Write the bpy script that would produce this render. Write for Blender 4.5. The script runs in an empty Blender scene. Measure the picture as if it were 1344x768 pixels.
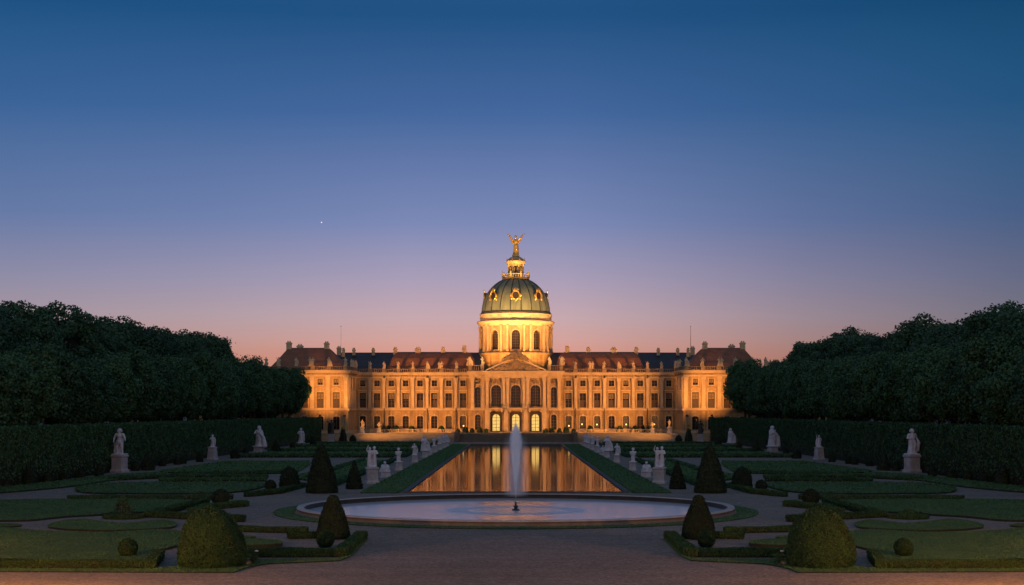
import bpy, bmesh, math, random
import numpy as np
from mathutils import Vector, Matrix
from mathutils.geometry import tessellate_polygon

R = math.radians
PI = math.pi
sc = bpy.context.scene
col = sc.collection

# ------------------------------------------------------------------ camera
F = 2000.0                       # focal length in photo pixels (photo is 1344 wide)
EYE = 7.5
cam_d = bpy.data.cameras.new('camera')
cam = bpy.data.objects.new('camera', cam_d)
col.objects.link(cam)
cam.location = (0, 0, EYE)
cam.rotation_euler = (R(90), 0, 0)
cam_d.sensor_width = 36
cam_d.lens = 36 * F / 1344
cam_d.shift_y = (540 - 384) / 1344
cam_d.shift_x = -5 / 1344
cam_d.clip_start = 0.5
cam_d.clip_end = 20000
sc.camera = cam

# ------------------------------------------------------------------ world
def lin(c):
    out = []
    for v in c[:3]:
        v /= 255.0
        out.append(v / 12.92 if v <= .04045 else ((v + .055) / 1.055) ** 2.4)
    return tuple(out) + (1.0,)

W = bpy.data.worlds.new('World')
sc.world = W
W.use_nodes = True
nt = W.node_tree
for n in list(nt.nodes):
    nt.nodes.remove(n)
def wn(t, **k):
    n = nt.nodes.new(t)
    for a, b in k.items():
        setattr(n, a, b)
    return n
def ramp_node(tree, stops, interp='LINEAR'):
    n = tree.nodes.new('ShaderNodeValToRGB')
    cr = n.color_ramp
    cr.interpolation = interp
    while len(cr.elements) < len(stops):
        cr.elements.new(0.5)
    for e, (p, c) in zip(cr.elements, stops):
        e.position = p
        e.color = c
    return n
tc = wn('ShaderNodeTexCoord')
sep = wn('ShaderNodeSeparateXYZ')
nt.links.new(tc.outputs['Generated'], sep.inputs[0])
# eastern (seen) half of the dusk sky: colour by sine of the elevation
def dusk(c):
    return tuple(max(0.0, v - .006) for v in lin(c)[:3]) + (1.0,)
front = ramp_node(nt, [
    (0.000, dusk((214, 138, 112))),
    (0.036, dusk((219, 152, 134))),
    (0.046, dusk((213, 163, 155))),
    (0.061, dusk((199, 169, 175))),
    (0.085, dusk((171, 159, 184))),
    (0.123, dusk((123, 137, 182))),
    (0.191, dusk((69, 104, 158))),
    (0.252, dusk((34, 82, 132))),
    (0.420, (.04, .10, .25, 1)),
    (1.000, (.125, .165, .26, 1))])
# western half, where the sun has just set
back = ramp_node(nt, [
    (0.000, (0.46, 0.38, 0.39, 1)),
    (0.060, (0.46, 0.40, 0.44, 1)),
    (0.160, (0.42, 0.40, 0.48, 1)),
    (0.350, (0.28, 0.30, 0.39, 1)),
    (0.700, (0.16, 0.20, 0.30, 1)),
    (1.000, (0.125, 0.165, 0.26, 1))])
nt.links.new(sep.outputs['Z'], front.inputs[0])
nt.links.new(sep.outputs['Z'], back.inputs[0])
mr = wn('ShaderNodeMapRange', interpolation_type='SMOOTHSTEP')
mr.inputs['From Min'].default_value = 0.55
mr.inputs['From Max'].default_value = -0.70
nt.links.new(sep.outputs['Y'], mr.inputs['Value'])
mix = wn('ShaderNodeMix', data_type='RGBA')
nt.links.new(mr.outputs[0], mix.inputs['Factor'])
nt.links.new(back.outputs[0], mix.inputs['B'])
# away from the middle, and most to the right, the eastern sky is darker
mr2 = wn('ShaderNodeMapRange')
mr2.inputs['From Min'].default_value = -1.0
mr2.inputs['From Max'].default_value = 1.0
nt.links.new(sep.outputs['X'], mr2.inputs['Value'])
side = ramp_node(nt, [
    (0.0, (.8, .85, .9, 1)), (.345, (.66, .76, .81, 1)), (.40, (.78, .85, .88, 1)), (.465, (1, 1, 1, 1)),
    (.515, (1, 1, 1, 1)), (.592, (.56, .63, .69, 1)), (.655, (.31, .42, .50, 1)), (1.0, (.6, .7, .8, 1))])
nt.links.new(mr2.outputs[0], side.inputs[0])
# higher up only the red drains away towards the sides
side2 = ramp_node(nt, [
    (0.0, (.8, .9, .95, 1)), (.345, (.70, .97, .97, 1)), (.465, (1, 1, 1, 1)),
    (.515, (1, 1, 1, 1)), (.592, (.56, .86, .84, 1)), (.655, (.22, .73, .70, 1)), (1.0, (.6, .8, .9, 1))])
nt.links.new(mr2.outputs[0], side2.inputs[0])
mrz = wn('ShaderNodeMapRange', interpolation_type='SMOOTHSTEP')
mrz.inputs['From Min'].default_value = 0.09
mrz.inputs['From Max'].default_value = 0.25
nt.links.new(sep.outputs['Z'], mrz.inputs['Value'])
smix = wn('ShaderNodeMix', data_type='RGBA')
nt.links.new(mrz.outputs[0], smix.inputs['Factor'])
nt.links.new(side.outputs[0], smix.inputs['A'])
nt.links.new(side2.outputs[0], smix.inputs['B'])
mul = wn('ShaderNodeMix', data_type='RGBA', blend_type='MULTIPLY')
mul.inputs['Factor'].default_value = 1
nt.links.new(front.outputs[0], mul.inputs['A'])
nt.links.new(smix.outputs['Result'], mul.inputs['B'])
nt.links.new(mul.outputs['Result'], mix.inputs['A'])
bg = wn('ShaderNodeBackground')
bg.inputs['Strength'].default_value = 1.0
nt.links.new(mix.outputs['Result'], bg.inputs['Color'])
# physical twilight sky, sun just under the western horizon behind the camera
sky = wn('ShaderNodeTexSky', sky_type='NISHITA')
sky.sun_disc = False
sky.sun_elevation = R(0.0)
sky.sun_rotation = R(180)
bg2 = wn('ShaderNodeBackground')
bg2.inputs['Strength'].default_value = 0.007
nt.links.new(sky.outputs[0], bg2.inputs['Color'])
add = wn('ShaderNodeAddShader')
nt.links.new(bg.outputs[0], add.inputs[0])
nt.links.new(bg2.outputs[0], add.inputs[1])
wo = wn('ShaderNodeOutputWorld')
nt.links.new(add.outputs[0], wo.inputs['Surface'])

sun_d = bpy.data.lights.new('sun', 'SUN')
sun_d.energy = 0.03
sun_d.angle = R(12)
sun_d.color = (1, .72, .5)
sun = bpy.data.objects.new('sun', sun_d)
col.objects.link(sun)
sun.rotation_euler = (R(84), 0, 0)
sun.location = (0, -50, 60)

sc.view_settings.view_transform = 'Standard'
sc.view_settings.look = 'None'
sc.view_settings.exposure = 0.0
sc.view_settings.gamma = 1.0
sc.view_settings.use_curve_mapping = False
sc.cycles.use_denoising = True
sc.cycles.max_bounces = 9
sc.cycles.volume_bounces = 8
sc.cycles.sample_clamp_indirect = 4.0

# lamps: strengths in watts, gathered here for tuning (used by their builders below)
WARM = (1.0, 0.39, 0.085)
P_WING = 150000
P_PAV = 170000
P_TOWER = 320000
P_ROOF = 4300
P_POST = 29000

# ------------------------------------------------------------------ helpers
def tag(o, label=None, cat=None, group=None, kind=None):
    if label: o['label'] = label
    if cat: o['category'] = cat
    if group: o['group'] = group
    if kind: o['kind'] = kind
    return o

def empty(name, loc, rz=0, parent=None):
    o = bpy.data.objects.new(name, None)
    o.empty_display_size = .3
    col.objects.link(o)
    o.location = loc
    o.rotation_euler = (0, 0, rz)
    o.parent = parent
    return o

def link(name, me, parent=None, loc=(0, 0, 0), rz=0, scale=None):
    o = bpy.data.objects.new(name, me)
    col.objects.link(o)
    o.parent = parent
    o.location = loc
    o.rotation_euler = (0, 0, rz)
    if scale: o.scale = scale
    return o

def copy_tree(o, parent=None):
    c = o.copy()
    col.objects.link(c)
    c.parent = parent
    for ch in list(o.children):
        copy_tree(ch, c)
    return c

class MB:
    def __init__(self):
        self.v = []; self.f = []; self.s = []; self.m = []
    def add(self, vs, fs, smooth=False, mi=0):
        o = len(self.v)
        self.v.extend([tuple(p) for p in vs])
        for f in fs:
            self.f.append(tuple(i + o for i in f)); self.s.append(smooth); self.m.append(mi)
    def box(self, x0, x1, y0, y1, z0, z1, mi=0):
        if x0 > x1: x0, x1 = x1, x0
        if y0 > y1: y0, y1 = y1, y0
        self.add([(x0,y0,z0),(x1,y0,z0),(x1,y1,z0),(x0,y1,z0),(x0,y0,z1),(x1,y0,z1),(x1,y1,z1),(x0,y1,z1)],
                 [(0,3,2,1),(4,5,6,7),(0,1,5,4),(1,2,6,5),(2,3,7,6),(3,0,4,7)], False, mi)
    def rings(self, rings, smooth=False, mi=0, caps=True):
        n = len(rings[0]); vs = [p for r in rings for p in r]; fs = []
        for i in range(len(rings) - 1):
            for k in range(n):
                a = i*n + k; b = i*n + (k+1) % n
                fs.append((a, b, b+n, a+n))
        self.add(vs, fs, smooth, mi)
        if caps:
            self.add(rings[0], [tuple(reversed(range(n)))], False, mi)
            self.add(rings[-1], [tuple(range(n))], False, mi)
    def lathe(self, prof, n=24, cx=0, cy=0, smooth=True, mi=0, a0=0, caps=True, z=0):
        self.rings([[(cx + r*math.cos(a0+2*PI*k/n), cy + r*math.sin(a0+2*PI*k/n), z+h) for k in range(n)] for r, h in prof], smooth, mi, caps)
    def square(self, prof, cx=0, cy=0, ratio=1.0, mi=0, z=0):
        self.rings([[(cx-r, cy-r*ratio, z+h), (cx+r, cy-r*ratio, z+h), (cx+r, cy+r*ratio, z+h), (cx-r, cy+r*ratio, z+h)] for r, h in prof], False, mi)
    def tube(self, p0, p1, r0, r1=None, n=8, smooth=True, mi=0):
        r1 = r0 if r1 is None else r1
        p0 = Vector(p0); p1 = Vector(p1); d = (p1-p0).normalized()
        u = d.orthogonal().normalized(); w = d.cross(u)
        self.rings([[p + (u*math.cos(2*PI*k/n) + w*math.sin(2*PI*k/n))*r for k in range(n)] for p, r in ((p0, r0), (p1, r1))], smooth, mi)
    def ell(self, c, rx, ry, rz, n=12, m=8, rot=None, mi=0):
        rr = []
        for i in range(m+1):
            t = -PI/2 + PI*i/m
            t = max(-PI/2+.05, min(PI/2-.05, t))
            ring = []
            for k in range(n):
                p = Vector((rx*math.cos(t)*math.cos(2*PI*k/n), ry*math.cos(t)*math.sin(2*PI*k/n), rz*math.sin(t)))
                if rot is not None: p = rot @ p
                ring.append(tuple(p + Vector(c)))
            rr.append(ring)
        self.rings(rr, True, mi)
    def cap(self, p0, p1, r0, r1, n=10):
        self.tube(p0, p1, r0, r1, n)
        self.ell(p0, r0, r0, r0, n, 6); self.ell(p1, r1, r1, r1, n, 6)
    def mesh(self, name, mats):
        me = bpy.data.meshes.new(name)
        me.from_pydata(self.v, [], self.f)
        me.polygons.foreach_set('use_smooth', self.s)
        for m in (mats if isinstance(mats, (list, tuple)) else [mats]):
            me.materials.append(m)
        me.polygons.foreach_set('material_index', self.m)
        me.update()
        return me
    def build(self, name, mats, parent=None, loc=(0,0,0), rz=0, scale=None):
        return link(name, self.mesh(name, mats), parent, loc, rz, scale)

def P(px, py, z=0.0):
    """a point of the photograph taken down to the ground (height z)"""
    d = F * (EYE - z) / (py - 540.0)
    return ((px - 677.0) * d / F, d)

def quads_mesh(name, verts, quads, mats, midx=None, smooth=None):
    me = bpy.data.meshes.new(name)
    nv, nf = len(verts), len(quads)
    me.vertices.add(nv)
    me.vertices.foreach_set('co', np.asarray(verts, dtype=np.float32).ravel())
    me.loops.add(nf*4)
    me.loops.foreach_set('vertex_index', np.asarray(quads, dtype=np.int32).ravel())
    me.polygons.add(nf)
    me.polygons.foreach_set('loop_start', np.arange(0, nf*4, 4, dtype=np.int32))
    for m in mats: me.materials.append(m)
    if midx is not None: me.polygons.foreach_set('material_index', np.asarray(midx, dtype=np.int32))
    if smooth is not None: me.polygons.foreach_set('use_smooth', np.asarray(smooth, dtype=bool))
    me.update(calc_edges=True)
    me.validate()
    return me

def leaf_quads(c, nrm, size, rng, tilt=.7, aspect=1.5):
    """leaf-sized quads at centres c, roughly facing nrm"""
    n = len(c)
    nr = nrm + rng.normal(0, tilt, (n, 3))
    nr /= np.linalg.norm(nr, axis=1)[:, None] + 1e-9
    a = np.cross(nr, rng.normal(0, 1, (n, 3)))
    a /= np.linalg.norm(a, axis=1)[:, None] + 1e-9
    b = np.cross(nr, a)
    s = (size * rng.uniform(.6, 1.3, n))[:, None]
    a = a*s*.5*aspect; b = b*s*.5
    bend = nr*s*.15
    v = np.stack([c-a, c-b+bend, c+a, c+b+bend], 1).reshape(-1, 3)
    q = np.arange(n*4).reshape(n, 4)
    return v, q

def leafy(name, core, c, nrm, size, rng, mats, tilt=.7):
    """one mesh: an inner core of quads plus leaves; mats = [core, leaf]"""
    lv, lq = leaf_quads(c, nrm, size, rng, tilt)
    if core is None:
        return quads_mesh(name, lv, lq, [mats[1]])
    cv, cq = core
    v = np.concatenate([cv, lv]); q = np.concatenate([cq, lq + len(cv)])
    mi = np.concatenate([np.zeros(len(cq)), np.ones(len(lq))])
    return quads_mesh(name, v, q, mats, mi)

# ------------------------------------------------------------------ materials
def mat(name, c1, c2=None, rough=.8, scale=3.0, bump=0.0, bscale=None, metal=0.0, spec=None, detail=6, stretch=None, extra=None):
    m = bpy.data.materials.new(name)
    m.use_nodes = True
    t = m.node_tree; b = t.nodes['Principled BSDF']
    b.inputs['Roughness'].default_value = rough
    b.inputs['Metallic'].default_value = metal
    if spec is not None: b.inputs['Specular IOR Level'].default_value = spec
    c2 = c2 or tuple(x*.7 for x in c1)
    tcn = t.nodes.new('ShaderNodeTexCoord'); vec = tcn.outputs['Object']
    if stretch:
        mp = t.nodes.new('ShaderNodeMapping'); mp.inputs['Scale'].default_value = stretch
        t.links.new(vec, mp.inputs[0]); vec = mp.outputs[0]
    n1 = t.nodes.new('ShaderNodeTexNoise'); n1.inputs['Scale'].default_value = scale; n1.inputs['Detail'].default_value = detail
    n1.inputs['Roughness'].default_value = .65
    t.links.new(vec, n1.inputs['Vector'])
    rp = ramp_node(t, [(.32, tuple(c2)+(1,)), (.68, tuple(c1)+(1,))])
    t.links.new(n1.outputs['Fac'], rp.inputs[0])
    out = rp.outputs[0]
    if extra: out = extra(t, vec, out)
    t.links.new(out, b.inputs['Base Color'])
    if bump:
        n2 = t.nodes.new('ShaderNodeTexNoise'); n2.inputs['Scale'].default_value = bscale or scale*6; n2.inputs['Detail'].default_value = 4
        t.links.new(vec, n2.inputs['Vector'])
        bp = t.nodes.new('ShaderNodeBump'); bp.inputs['Strength'].default_value = bump; bp.inputs['Distance'].default_value = .1
        t.links.new(n2.outputs['Fac'], bp.inputs['Height']); t.links.new(bp.outputs[0], b.inputs['Normal'])
    return m

def leaf_mat(name, dark, light, scale=.4, dry=None):
    """foliage: colour differs from leaf to leaf and from clump to clump"""
    m = bpy.data.materials.new(name); m.use_nodes = True
    t = m.node_tree; b = t.nodes['Principled BSDF']
    b.inputs['Roughness'].default_value = .6
    b.inputs['Specular IOR Level'].default_value = .25
    g = t.nodes.new('ShaderNodeNewGeometry')
    oi = t.nodes.new('ShaderNodeObjectInfo')
    tcn = t.nodes.new('ShaderNodeTexCoord')
    n1 = t.nodes.new('ShaderNodeTexNoise'); n1.inputs['Scale'].default_value = scale; n1.inputs['Detail'].default_value = 3
    t.links.new(tcn.outputs['Object'], n1.inputs['Vector'])
    a = t.nodes.new('ShaderNodeMath'); a.operation = 'MULTIPLY_ADD'; a.inputs[1].default_value = .5
    t.links.new(g.outputs['Random Per Island'], a.inputs[0]); 
    s = t.nodes.new('ShaderNodeMath'); s.operation = 'MULTIPLY_ADD'; s.inputs[1].default_value = .9; s.inputs[2].default_value = -.25
    t.links.new(n1.outputs['Fac'], s.inputs[0]); t.links.new(s.outputs[0], a.inputs[2])
    a2 = t.nodes.new('ShaderNodeMath'); a2.operation = 'MULTIPLY_ADD'; a2.inputs[1].default_value = .42
    t.links.new(oi.outputs['Random'], a2.inputs[0]); t.links.new(a.outputs[0], a2.inputs[2])
    rp = ramp_node(t, [(.15, tuple(dark)+(1,)), (.95, tuple(light)+(1,))])
    t.links.new(a2.outputs[0], rp.inputs[0])
    cout = rp.outputs[0]
    if dry:         # thin dry patches
        n5 = t.nodes.new('ShaderNodeTexNoise'); n5.inputs['Scale'].default_value = scale*1.4; n5.inputs['Detail'].default_value = 4
        t.links.new(tcn.outputs['Object'], n5.inputs['Vector'])
        r5 = ramp_node(t, [(.60, (0, 0, 0, 1)), (.72, (.7, .7, .7, 1))]); t.links.new(n5.outputs['Fac'], r5.inputs[0])
        mx5 = t.nodes.new('ShaderNodeMix'); mx5.data_type = 'RGBA'; mx5.inputs['B'].default_value = tuple(dry)+(1,)
        t.links.new(r5.outputs[0], mx5.inputs['Factor']); t.links.new(cout, mx5.inputs['A']); cout = mx5.outputs['Result']
    t.links.new(cout, b.inputs['Base Color'])
    tr = t.nodes.new('ShaderNodeBsdfTranslucent')
    t.links.new(cout, tr.inputs['Color'])
    mx = t.nodes.new('ShaderNodeMixShader'); mx.inputs[0].default_value = .22
    t.links.new(b.outputs[0], mx.inputs[1]); t.links.new(tr.outputs[0], mx.inputs[2])
    t.links.new(mx.outputs[0], t.nodes['Material Output'].inputs['Surface'])
    return m

def emit(name, c, strength, c2=None, scale=2.0):
    m = bpy.data.materials.new(name); m.use_nodes = True
    t = m.node_tree; b = t.nodes['Principled BSDF']
    b.inputs['Base Color'].default_value = (.3, .25, .2, 1)
    if c2:
        tcn = t.nodes.new('ShaderNodeTexCoord'); n1 = t.nodes.new('ShaderNodeTexNoise')
        n1.inputs['Scale'].default_value = scale; n1.inputs['Detail'].default_value = 3
        t.links.new(tcn.outputs['Object'], n1.inputs['Vector'])
        rp = ramp_node(t, [(.35, tuple(c2)+(1,)), (.65, tuple(c)+(1,))])
        t.links.new(n1.outputs['Fac'], rp.inputs[0]); t.links.new(rp.outputs[0], b.inputs['Emission Color'])
    else:
        b.inputs['Emission Color'].default_value = tuple(c) + (1,)
    b.inputs['Emission Strength'].default_value = strength
    return m

def brick_extra(bw, bh, dark=.72):
    def ex(t, vec, outc):
        sp = t.nodes.new('ShaderNodeSeparateXYZ'); t.links.new(vec, sp.inputs[0])
        ad = t.nodes.new('ShaderNodeMath'); ad.operation = 'ADD'
        t.links.new(sp.outputs['X'], ad.inputs[0]); t.links.new(sp.outputs['Y'], ad.inputs[1])
        cb = t.nodes.new('ShaderNodeCombineXYZ'); t.links.new(ad.outputs[0], cb.inputs['X']); t.links.new(sp.outputs['Z'], cb.inputs['Y'])
        br = t.nodes.new('ShaderNodeTexBrick'); br.inputs['Scale'].default_value = 1
        br.inputs['Brick Width'].default_value = bw; br.inputs['Row Height'].default_value = bh; br.inputs['Mortar Size'].default_value = .03
        br.inputs['Color1'].default_value = (1, 1, 1, 1); br.inputs['Color2'].default_value = (.86, .85, .82, 1); br.inputs['Mortar'].default_value = (dark, dark, dark, 1)
        t.links.new(cb.outputs[0], br.inputs['Vector'])
        mu = t.nodes.new('ShaderNodeMix'); mu.data_type = 'RGBA'; mu.blend_type = 'MULTIPLY'; mu.inputs['Factor'].default_value = 1
        t.links.new(outc, mu.inputs['A']); t.links.new(br.outputs['Color'], mu.inputs['B'])
        return mu.outputs['Result']
    return ex

def wall_extra(t, vec, outc):
    """rustic courses and rain streaks on the palace walls"""
    o = brick_extra(1.5, .55, .8)(t, vec, outc)
    mp = t.nodes.new('ShaderNodeMapping'); mp.inputs['Scale'].default_value = (1.2, 1.2, .12); t.links.new(vec, mp.inputs[0])
    n = t.nodes.new('ShaderNodeTexNoise'); n.inputs['Scale'].default_value = 1; n.inputs['Detail'].default_value = 5
    t.links.new(mp.outputs[0], n.inputs['Vector'])
    rp = ramp_node(t, [(.3, (.58, .53, .48, 1)), (.6, (1, 1, 1, 1))]); t.links.new(n.outputs['Fac'], rp.inputs[0])
    mu = t.nodes.new('ShaderNodeMix'); mu.data_type = 'RGBA'; mu.blend_type = 'MULTIPLY'; mu.inputs['Factor'].default_value = 1
    t.links.new(o, mu.inputs['A']); t.links.new(rp.outputs[0], mu.inputs['B'])
    return mu.outputs['Result']

M = {}
M['wall'] = mat('ochre_plaster', (.54, .37, .175), (.36, .235, .11), .85, .5, .25, 3, extra=wall_extra)
M['stone'] = mat('pale_sandstone', (.58, .43, .25), (.42, .31, .18), .85, .8, .3, 5)
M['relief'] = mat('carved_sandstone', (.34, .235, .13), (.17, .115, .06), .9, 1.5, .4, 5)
M['tile'] = mat('red_roof_tile', (.30, .115, .050), (.19, .07, .034), .8, .6, .4, 6, extra=brick_extra(.5, .35, .6))
M['slate'] = mat('dark_slate', (.045, .045, .055), (.03, .03, .036), .6, .6, .3, 6, extra=brick_extra(.5, .35, .6))
M['copper'] = mat('green_copper', (.26, .28, .17), (.13, .15, .09), .55, .8, .15, 3, metal=.25, stretch=(1, 1, .15))
M['copper_dark'] = mat('dark_copper_seam', (.05, .06, .045), (.03, .035, .03), .6, 2)
M['gold'] = mat('gilding', (.85, .52, .13), (.55, .32, .07), .35, 2, .2, 4, metal=.8)
M['gold_stone'] = mat('gilded_stone', (.55, .43, .20), (.38, .28, .12), .6, 1, .3, 4, metal=.15)
M['iron'] = mat('dark_iron', (.03, .028, .025), (.015, .015, .015), .6, 4)
M['bronze'] = mat('dark_bronze', (.05, .045, .035), (.025, .025, .022), .5, 3, .2, metal=.3)
M['frame'] = mat('brown_window_wood', (.10, .062, .036), (.06, .04, .025), .6, 3)
M['pipe'] = mat('dark_rain_pipe', (.07, .05, .035), (.04, .03, .022), .6, 3)
M['shade_strip'] = mat('shade_strip_stone', (.30, .20, .12), (.20, .135, .08), .9, 1.0, .3, 5)  # darker stone colour stands in for the shadow line under the mouldings
M['shutter'] = mat('dark_brown_shutter', (.085, .05, .03), (.05, .03, .02), .7, 3)
M['glass'] = mat('window_glass', (.040, .024, .014), (.016, .011, .008), .15, .8, .05, 1, spec=.25)
M['blind'] = mat('pale_window_blind', (.24, .17, .10), (.12, .085, .05), .8, 1)
M['lit'] = emit('lit_hall_glass', (.92, .66, .17), .95, (.70, .44, .09), 1.5)
M['lampglow'] = emit('lamp_glow', (1.0, .62, .22), 3.0)
M['roomglow'] = emit('dim_room_glow', (.9, .38, .09), .10, (.06, .03, .01), 1.2)
M['roomglow'].node_tree.nodes['Principled BSDF'].inputs['Base Color'].default_value = (.035, .025, .016, 1)
M['marble'] = mat('weathered_marble', (.57, .58, .65), (.35, .355, .40), .75, 1.6, .35, 8)
M['marble_base'] = mat('weathered_pedestal_stone', (.40, .39, .41), (.23, .225, .235), .85, 1.2, .3, 8)
M['kerb'] = mat('grey_kerb_stone', (.09, .083, .075), (.05, .046, .042), .85, 1.5, .3, 8)
M['rim'] = mat('brown_rim_stone', (.17, .14, .11), (.10, .083, .065), .75, 1.2, .3, 8)
M['coping'] = mat('pale_coping_stone', (.40, .37, .35), (.27, .25, .235), .7, 1.2, .3, 8)
M['rim_dark'] = mat('wet_dark_stone', (.04, .04, .034), (.022, .022, .02), .5, 1.2, .3, 8)
M['stairs'] = mat('dark_stair_stone', (.17, .13, .09), (.09, .07, .05), .8, 1.0, .3, 4)
M['bark'] = mat('bark', (.07, .055, .04), (.035, .028, .02), .9, 4, .5, 12, stretch=(1, 1, .2))
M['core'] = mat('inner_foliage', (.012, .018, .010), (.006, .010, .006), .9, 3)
M['tree'] = leaf_mat('tree_leaves', (.016, .050, .024), (.070, .160, .068), .25)
M['tree2'] = leaf_mat('far_tree_leaves', (.015, .046, .024), (.062, .138, .066), .25)
M['hedge'] = leaf_mat('hedge_leaves', (.018, .050, .022), (.064, .145, .060), .5)
M['box'] = leaf_mat('box_leaves', (.015, .040, .012), (.054, .120, .036), .9, (.075, .080, .03))
M['yew'] = leaf_mat('yew_leaves', (.010, .034, .010), (.037, .090, .027), 1.1, (.055, .060, .022))
M['yew_dark'] = leaf_mat('dark_yew_leaves', (.009, .018, .009), (.030, .050, .022), 1.5)
M['blade'] = leaf_mat('grass_blades', (.030, .082, .024), (.080, .168, .050), .35, (.100, .130, .05))
M['turf'] = mat('turf', (.048, .115, .034), (.024, .068, .020), .95, .9, .6, 14)
M['soil'] = mat('bed_edge_soil', (.014, .020, .010), (.008, .012, .006), .95, 3)
M['earth'] = mat('dark_earth', (.035, .045, .025), (.02, .028, .016), .95, .05, .3, 2)
M['stonewall'] = mat('rubble_stone', (.30, .22, .14), (.18, .13, .08), .9, .8, .4, 5, extra=brick_extra(1.0, .4, .6))
M['petal'] = mat('white_petals', (.75, .73, .70), (.6, .58, .55), .7, 10)
M['rock'] = mat('pale_rock', (.40, .28, .18), (.24, .17, .11), .9, 5, .5, 20)
M['nozzle'] = mat('wet_bronze', (.05, .05, .045), (.02, .02, .02), .35, 4, metal=.5)
M['lamp_iron'] = M['iron']

def gravel_mat(name, a, b_):
    m = mat(name, a, b_, .95, .12, 0)
    t = m.node_tree; b = t.nodes['Principled BSDF']
    tcn = t.nodes.new('ShaderNodeTexCoord')
    base = b.inputs['Base Color'].links[0].from_socket
    v = t.nodes.new('ShaderNodeTexVoronoi'); v.inputs['Scale'].default_value = 9
    t.links.new(tcn.outputs['Object'], v.inputs['Vector'])
    n = t.nodes.new('ShaderNodeTexNoise'); n.inputs['Scale'].default_value = 1.2; n.inputs['Detail'].default_value = 8; n.inputs['Roughness'].default_value = .75
    t.links.new(tcn.outputs['Object'], n.inputs['Vector'])
    hs = t.nodes.new('ShaderNodeSeparateColor'); t.links.new(v.outputs['Color'], hs.inputs[0])
    rp = ramp_node(t, [(0, (.5, .5, .5, 1)), (1, (1.25, 1.25, 1.25, 1))]); t.links.new(hs.outputs[0], rp.inputs[0])
    rp2 = ramp_node(t, [(.3, (.7, .7, .72, 1)), (.7, (1.1, 1.1, 1.1, 1))]); t.links.new(n.outputs['Fac'], rp2.inputs[0])
    cur = base
    mps = t.nodes.new('ShaderNodeMapping'); mps.inputs['Scale'].default_value = (.05, .8, 1); mps.inputs['Rotation'].default_value = (0, 0, .06); t.links.new(tcn.outputs['Object'], mps.inputs[0])
    n3 = t.nodes.new('ShaderNodeTexNoise'); n3.inputs['Scale'].default_value = 1; n3.inputs['Detail'].default_value = 5; t.links.new(mps.outputs[0], n3.inputs['Vector'])
    rp3 = ramp_node(t, [(.3, (.86, .85, .84, 1)), (.62, (1.04, 1.04, 1.04, 1))]); t.links.new(n3.outputs['Fac'], rp3.inputs[0])
    for r_ in (rp, rp2, rp3):
        mu = t.nodes.new('ShaderNodeMix'); mu.data_type = 'RGBA'; mu.blend_type = 'MULTIPLY'; mu.inputs['Factor'].default_value = 1
        t.links.new(cur, mu.inputs['A']); t.links.new(r_.outputs[0], mu.inputs['B']); cur = mu.outputs['Result']
    t.links.new(cur, b.inputs['Base Color'])
    bp = t.nodes.new('ShaderNodeBump'); bp.inputs['Strength'].default_value = .8; bp.inputs['Distance'].default_value = .04
    t.links.new(v.outputs['Distance'], bp.inputs['Height']); t.links.new(bp.outputs[0], b.inputs['Normal'])
    return m
M['gravel'] = gravel_mat('raked_gravel', (.25, .203, .162), (.185, .150, .12))

BR_ = 16.1
def water_mat(name, rough, wave, bstr, centre=None, stretch=(1, 1, 1)):
    m = bpy.data.materials.new(name); m.use_nodes = True
    t = m.node_tree; b = t.nodes['Principled BSDF']
    b.inputs['Base Color'].default_value = (.012, .016, .018, 1)
    b.inputs['Roughness'].default_value = rough
    b.inputs['IOR'].default_value = 1.42
    tcn = t.nodes.new('ShaderNodeTexCoord')
    mp = t.nodes.new('ShaderNodeMapping'); mp.inputs['Scale'].default_value = stretch
    t.links.new(tcn.outputs['Object'], mp.inputs[0])
    n = t.nodes.new('ShaderNodeTexNoise'); n.inputs['Scale'].default_value = wave; n.inputs['Detail'].default_value = 3
    t.links.new(mp.outputs[0], n.inputs['Vector'])
    bp = t.nodes.new('ShaderNodeBump'); bp.inputs['Strength'].default_value = bstr; bp.inputs['Distance'].default_value = .05
    t.links.new(n.outputs['Fac'], bp.inputs['Height']); t.links.new(bp.outputs[0], b.inputs['Normal'])
    if centre:      # a ring of chop where the falling spray meets the still water
        ln = t.nodes.new('ShaderNodeVectorMath'); ln.operation = 'LENGTH'
        t.links.new(tcn.outputs['Object'], ln.inputs[0])
        cr = ramp_node(t, [(0, (rough+.05,)*3+(1,)), (centre/BR_*.72, (rough+.06,)*3+(1,)), (centre/BR_*.92, (.34,)*3+(1,)), (centre/BR_*1.06, (.34,)*3+(1,)), (centre/BR_*1.35, (rough,)*3+(1,))])
        dv = t.nodes.new('ShaderNodeMath'); dv.operation = 'DIVIDE'; dv.inputs[1].default_value = BR_
        t.links.new(ln.outputs['Value'], dv.inputs[0]); t.links.new(dv.outputs[0], cr.inputs[0]); t.links.new(cr.outputs[0], b.inputs['Roughness'])
    return m
M['pool_water'] = water_mat('still_pool_water', .058, 1.2, .008)
M['basin_water'] = water_mat('rippled_basin_water', .15, .8, .06, 4.4)
M['basin_water'].node_tree.nodes['Principled BSDF'].inputs['Base Color'].default_value = (.52, .53, .57, 1)   # pale base colour stands in for part of the sky reflection

# ------------------------------------------------------------------ ground
def sheet(name, poly, z, m, kind='structure'):
    tris = tessellate_polygon([[Vector((x, y, 0)) for x, y in poly]])
    mb = MB(); mb.add([(x, y, z) for x, y in poly], [t for t in tris])
    o = mb.build(name, m)
    me = o.data
    bm = bmesh.new(); bm.from_mesh(me)
    for f in bm.faces:
        if f.normal.z < 0: f.normal_flip()
    bm.to_mesh(me); bm.free()
    return tag(o, kind=kind)

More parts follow.
